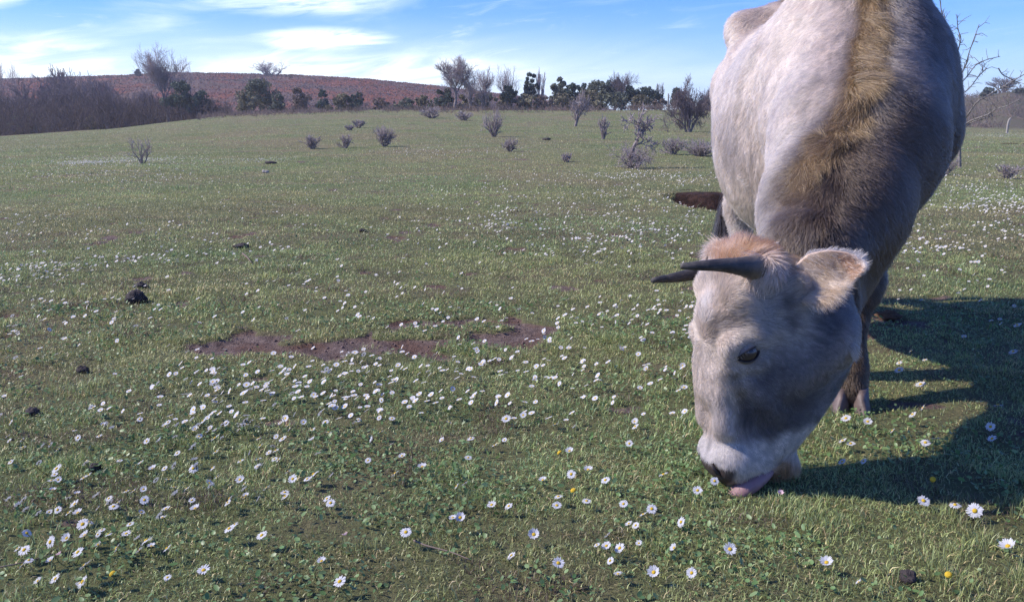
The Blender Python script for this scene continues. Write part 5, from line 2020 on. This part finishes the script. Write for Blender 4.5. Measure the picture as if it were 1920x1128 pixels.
DG = (0.080, 0.100, 0.072)
OL = (0.215, 0.185, 0.110)
MG = (0.145, 0.150, 0.100)
BRN = (0.240, 0.175, 0.135)
# column, top row, width, y, tint, kind, label
EVER = [
    (352, 154, 46, YC + 6, DG, 'tree', 'dark evergreen leaning tree at the foot of the fan shaped bare tree'),
    (388, 172, 42, YC + 6, DG, 'bush', 'dark evergreen bush right of the leaning evergreen'),
    (497, 152, 66, YC + 8, MG, 'tree', 'broad olive evergreen tree before the red hillside'),
    (475, 176, 40, YC + 5, OL, 'bush', 'olive bush at the left skirt of the broad evergreen'),
    (530, 178, 36, YC + 5, MG, 'bush', 'green bush at the right skirt of the broad evergreen'),
    (572, 164, 34, YC + 7, BRN, 'bush', 'brownish evergreen bush before the red hillside'),
    (612, 170, 24, YC + 6, DG, 'bush', 'small dark pointed bush before the red hillside'),
    (648, 176, 40, YC + 5, OL, 'bush', 'olive bush left of a darker bush below red bracken'),
    (675, 174, 28, YC + 5, DG, 'bush', 'dark bush right of an olive bush below red bracken'),
    (718, 184, 34, YC + 5, BRN, 'bush', 'low brown bush midway along the meadow brow'),
    (760, 182, 42, YC + 4, MG, 'bush', 'low green bush where the hill runs down'),
    (795, 180, 30, YC + 4, OL, 'bush', 'small olive bush left of the round dark bush'),
    (836, 168, 42, YC + 3, DG, 'bush', 'round dark bush left under the tall bare tree'),
    (878, 176, 36, YC + 4, OL, 'bush', 'olive bush right under the tall bare tree'),
    (905, 172, 40, YC + 5, MG, 'bush', 'green bush under the bushy bare tree'),
    (940, 182, 36, YC + 4, OL, 'bush', 'low olive bush at the front of the belt'),
    (953, 162, 28, YC + 3, DG, 'tree', 'dark narrow evergreen left of the round evergreen'),
    (993, 139, 27, YC + 6, DG, 'tree', 'round headed evergreen tree standing highest in the belt'),
    (985, 178, 44, YC + 3, OL, 'bush', 'wide olive bush under the round evergreen'),
    (1018, 180, 40, YC + 3, BRN, 'bush', 'brown bush at the front right of the round evergreen'),
    (1046, 147, 32, YC + 7, MG, 'tree', 'loose crowned evergreen tree right of the round one'),
    (1068, 158, 28, YC + 6, DG, 'tree', 'small dark tree left of the gap in the belt'),
    (1088, 157, 26, YC + 7, DG, 'tree', 'small dark tree right of the gap in the belt'),
    (1052, 176, 50, YC + 4, OL, 'bush', 'olive bush under the loose crowned evergreen'),
    (1118, 156, 48, YC + 6, MG, 'tree', 'broad green tree in the right half of the belt'),
    (1150, 152, 44, YC + 7, DG, 'tree', 'dark broad tree below the bare tree of the belt'),
    (1100, 172, 56, YC + 3, OL, 'bush', 'tall olive bush at the front of the right belt'),
    (1148, 174, 56, YC + 3, MG, 'bush', 'green front bush in the right half of the belt'),
    (1182, 160, 42, YC + 6, DG, 'tree', 'dark tree near the right end of the belt'),
    (1212, 164, 40, YC + 5, DG, 'tree', 'dark round tree at the right end of the belt'),
    (1195, 180, 50, YC + 3, OL, 'bush', 'olive bush under the right end of the belt'),
    (1232, 186, 34, YC + 4, BRN, 'bush', 'brownish bush left of the pale post'),
    (1264, 168, 30, YC + 8, DG, 'tree', 'dark tree behind the purple grey thorn bush'),
    (1275, 184, 40, YC + 4, BRN, 'bush', 'brown bush behind the purple grey thorn bush'),
    (1325, 180, 34, YC + 9, DG, 'bush', 'dark bush at the skyline beside the cow flank'),
    (1328, 192, 44, YC + 3, BRN, 'bush', 'reddish brown bush beside the cow flank'),
    (1832, 166, 28, YC + 66, DG, 'bush', 'dark bush on the right skyline left of the round bare tree'),
    (1893, 168, 34, YC + 66, DG, 'bush', 'dark bush on the right skyline right of the round bare tree'),
    (277, 134, 9, 258, DG, 'bush', 'tiny dark bush alone on the hill ridge'),
    (60, 206, 50, YC + 20, MG, 'bush', 'dark green bush inside the wood at the left'),
    (195, 214, 44, YC + 14, OL, 'bush', 'olive bush inside the wood near its right end'),
]
for i, (px, ptop, wp, y, tint, kd, lab) in enumerate(EVER):
    B = crest_base(px, y)
    if px == 277:
        B[2] = float(hill_z(np.array([px]), np.array([y]))[0]) - 0.2
    h = CAM_H + (225 - ptop) * PX * y - B[2]
    w = wp * PX * y
    root = empty('evergreen_tree' if kd == 'tree' else 'evergreen_bush', B)
    tag(root, lab, kd)
    k_ = int(np.clip(w * h * 620, 1200, 5200))
    cm = leafy(300 + i, w * 1.25, h * 1.04, k_, 0.0011 * y, tint, lobes=int(np.clip(w * 5, 8, 22)), base=0.30 if kd == 'tree' else 0.10)
    link('crown', cm, None, root)
    link('trunk', stub(h * 0.6, 0.0009 * y, i), None, root)

# ---- the thorn tree behind the cow at the right, limbs drawn from the photo
y0 = 17.0
LIMBS = [
    [(1800, 330, 0), (1798, 260, 0), (1790, 200, .1), (1788, 150, .1), (1783, 105, .1), (1776, 60, .2), (1766, 25, .2), (1761, -10, .2)],
    [(1788, 150, .1), (1780, 110, .3), (1772, 85, .4), (1770, 55, .5), (1772, 30, .5)],
    [(1785, 118, .1), (1797, 92, -.2), (1800, 72, -.3), (1796, 52, -.3), (1794, 28, -.4)],
    [(1790, 160, .1), (1808, 128, -.3), (1818, 96, -.5), (1828, 68, -.6), (1836, 46, -.6)],
    [(1792, 165, 0), (1812, 145, .3), (1830, 122, .4), (1848, 113, .5), (1875, 106, .6)],
    [(1795, 180, 0), (1815, 168, .3), (1836, 142, .3), (1850, 128, .2)],
    [(1800, 235, 0), (1815, 215, -.3), (1832, 192, -.5), (1855, 178, -.6), (1885, 160, -.7), (1920, 140, -.8), (1960, 118, -.8)],
    [(1800, 240, 0), (1822, 226, -.5), (1850, 216, -.8), (1868, 205, -.9), (1890, 198, -1.0), (1912, 186, -1.1)],
    [(1802, 245, 0), (1822, 230, -.2), (1845, 222, -.3), (1858, 214, -.3), (1862, 224, -.3)],
    [(1790, 150, .1), (1775, 130, .2), (1760, 100, .2), (1750, 70, .3), (1746, 45, .3)],
    [(1872, 128, .2), (1880, 140, .2), (1895, 148, .2), (1906, 158, .2)],
]
thick, thin = [], []
gl = np.random.default_rng(3)
for k, lb in enumerate(LIMBS):
    pts = np.array([at_y(a, b, y0 + c) for a, b, c in lb])
    r0 = 0.030 if k == 0 else (0.015 if k in (6, 7) else 0.011)
    sp = smooth_path(np.column_stack([pts, np.linspace(r0, 0.006, len(pts))]), 8 * len(pts))
    thick.append(path_tube(sp[:, :3], sp[:, 3], 7))
    for j in range(6, len(sp) - 1):
        if gl.random() < 0.52:
            L = gl.uniform(0.08, 0.30)
            t_ = unit(sp[j + 1, :3] - sp[j, :3])
            d = unit(t_ * 0.5 + gl.normal(0, 0.8, 3) + np.array([0, 0, 0.2]))
            m = sp[j, :3] + d * L * .5
            e = m + unit(d + gl.normal(0, .4, 3)) * L * .5
            thin.append((sp[j, :3], m, 0.0055, 0.0045))
            thin.append((m, e, 0.0045, 0.0028))
            if gl.random() < .6:
                thin.append((m, m + unit(d + gl.normal(0, .9, 3)) * L * .4, 0.004, 0.0026))
B = np.array([at_y(1800, 330, y0)[0], y0, gz(at_y(1800, 330, y0)[0], y0)])
root = empty('thorn_tree', B)
tag(root, 'bare lichen grey thorn tree behind the cow shoulder with branches reaching to the right edge', 'tree')
v, f = join(thick)
link('trunk', mesh_from('trunk', v - B, f, smooth=True), m_lichen, root)
tn_ = np.array([np.concatenate([a, b]) for a, b, _, _ in thin])
v, q = tubes(tn_[:, :3], tn_[:, 3:], np.array([t[2] for t in thin]), np.array([t[3] for t in thin]), 4)
link('crown', mesh_from('crown', v - B, q), m_lichen, root)

# ------------------------------------------------------------------ posts, dung, sticks
m_post = simple_mat('weathered_post', (0.30, 0.27, 0.24), 0.9, 0.1, 30, 0.4, 0.4)


def post(px, py, hp, wp, lean, lab, y=None):
    P = ground_hits([px], [py])[0] if y is None else crest_base(px, y)
    d = P[1]
    h = hp * PX * d
    r = wp * PX * d / 2
    sp = smooth_path([(0, 0, -0.2, r * 1.05), (0, 0, h * .4, r), (lean * h * .3, 0, h * .8, r * .95), (lean * h, 0, h, r * .8)], 10)
    v, f = path_tube(sp[:, :3], sp[:, 3] * (1 + 0.06 * np.sin(np.arange(10) * 2.1)), 9)
    tag(link('fence_post', mesh_from('fence_post', v, f, smooth=True), m_post, None, P), lab, 'post')


post(1888, 250, 28, 4, 0.16, 'weathered bent wooden post standing in the meadow at the right edge')
post(1247, 206, 30, 3, 0.0, 'thin pale post at the right end of the evergreen belt', YC - 1)
m_dung = simple_mat('dark_dung', (0.050, 0.040, 0.040), 0.8, 0.2, 60, 0.5, 0.8)
m_earth = simple_mat('brown_earth', (0.105, 0.060, 0.038), 0.95, 0.1, 60, 0.5, 0.8)


def clod(name, px, py, wp, hp, mat, lab, cat, seed):
    P = ground_hits([px], [py])[0]
    d = np.linalg.norm(P - [0, 0, CAM_H])
    v, q = ball((0, 0, 0), 1.0, 28, 18)
    u = unit(v)
    k = 1 + (fbm(u * 1.0 + seed, 0.55, seed, 4) - 0.5) * 1.1 + (fbm(u + seed, 0.16, seed + 3, 3) - .5) * 0.35
    v = v * k[:, None] * np.array([wp * PX * d / 2, wp * PX * d / 2, hp * PX * d * 0.62])
    v[:, 2] += hp * PX * d * 0.30
    tag(link(name, mesh_from(name, v, q, smooth=True), mat, None, P), lab, cat)


clod('dung_clod', 257, 566, 34, 24, m_dung, 'dark lump of dried dung on the left turf, larger of two', 'dung', 1)
clod('dung_clod', 264, 541, 22, 12, m_dung, 'small dark dung lump just behind the larger lump', 'dung', 2)
clod('dung_clod', 178, 878, 20, 15, m_dung, 'dark clod among daisies in the left foreground', 'dung', 3)
clod('dung_clod', 155, 694, 20, 13, m_dung, 'dark clod left below the bare soil patch', 'dung', 4)
clod('dung_clod', 60, 776, 22, 12, m_dung, 'flat dark clod near the left edge of the turf', 'dung', 5)
clod('dung_clod', 452, 461, 24, 8, m_dung, 'flat dark dung streak on the mid meadow', 'dung', 6)
clod('earth_clod', 1664, 594, 40, 18, m_earth, 'brown molehill of earth right of the cow foreleg', 'earth', 7)
clod('stone', 1703, 1086, 27, 22, m_dung, 'dark round stone at the bottom edge right of the muzzle', 'stone', 8)
clod('stone', 498, 325, 13, 6, m_post, 'pale flat stone on the far left meadow', 'stone', 9)
clod('dung_clod', 508, 305, 20, 5, m_dung, 'thin dark dung streak far out on the left meadow', 'dung', 10)
clod('dung_clod', 1025, 263, 14, 5, m_dung, 'dark speck of dung far out left of the slim bush', 'dung', 11)
clod('dung_clod', 680, 432, 16, 6, m_dung, 'small dark clod in the middle of the meadow', 'dung', 12)


n = 2200
x = rng.uniform(-1.25, 0.25, n)
y = rng.uniform(3.0, 4.1, n)
k = (bareness(x, y) > 0.5)
x, y = x[k], y[k]
n = len(x)
ov = np.array([(1, 0, 0), (-1, 0, 0), (0, 1, 0), (0, -1, 0), (0, 0, 1), (0, 0, -1)], float)
of = np.array([(0, 2, 4), (2, 1, 4), (1, 3, 4), (3, 0, 4), (2, 0, 5), (1, 2, 5), (3, 1, 5), (0, 3, 5)])
sz = 0.0018 + 0.009 * rng.random(n) ** 7
vv = (ov[None] * rng.uniform(0.6, 1.3, (n, 6, 1)) * sz[:, None, None]) + np.stack([x, y, terrain(x, y) + sz * .3], -1)[:, None]
ff_ = (np.arange(n) * 6)[:, None, None] + of[None]
tag(link('soil_crumbs', mesh_from('soil_crumbs', vv.reshape(-1, 3), ff_.reshape(-1, 3)), simple_mat('soil_crumb', (0.135, 0.095, 0.090), 0.95, 0.1, 50, 0.45, 0.3)), kind='stuff')


def stick(pxs, r, lab):
    pts = ground_hits([a for a, b in pxs], [b for a, b in pxs])
    pts[:, 2] += 0.014
    sp = smooth_path(np.column_stack([pts, np.linspace(r, r * .5, len(pts))]), 16)
    v, f = path_tube(sp[:, :3], sp[:, 3], 6)
    tag(link('stick', mesh_from('stick', v, f, smooth=True), m_straw, None), lab, 'stick')


stick([(0, 1073), (45, 1064), (100, 1050)], 0.0013, 'thin dry stalk lying at the lower left corner')
stick([(776, 1026), (800, 1036), (845, 1048), (880, 1062)], 0.0018, 'dry stick lying in the turf at the bottom middle')
stick([(455, 480), (464, 488), (472, 497)], 0.0060, 'short forked stick lying on the mid meadow')
# ------------------------------------------------------------------ the thin haze over the far field and hill
hx, hz0, hz1 = 800.0, -6.0, 21.0
hv = np.array([(a, b, c) for a in (-hx, hx) for b in (-hx, hx) for c in (hz0, hz1)])
hq = np.array([(0, 1, 3, 2), (4, 6, 7, 5), (0, 4, 5, 1), (2, 3, 7, 6), (0, 2, 6, 4), (1, 5, 7, 3)])
m_haze, nt = material('haze_air')
pv = node(nt, 'ShaderNodeVolumePrincipled', {'Color': (0.88, 0.90, 1.0, 1), 'Density': 0.0006, 'Anisotropy': 0.1})
ho = nt.nodes.new('ShaderNodeOutputMaterial')
nt.links.new(pv.outputs[0], ho.inputs['Volume'])
tag(link('haze', mesh_from('haze', hv, hq), m_haze), kind='stuff')
print('scene built', round(time.time() - T0, 1), 's')
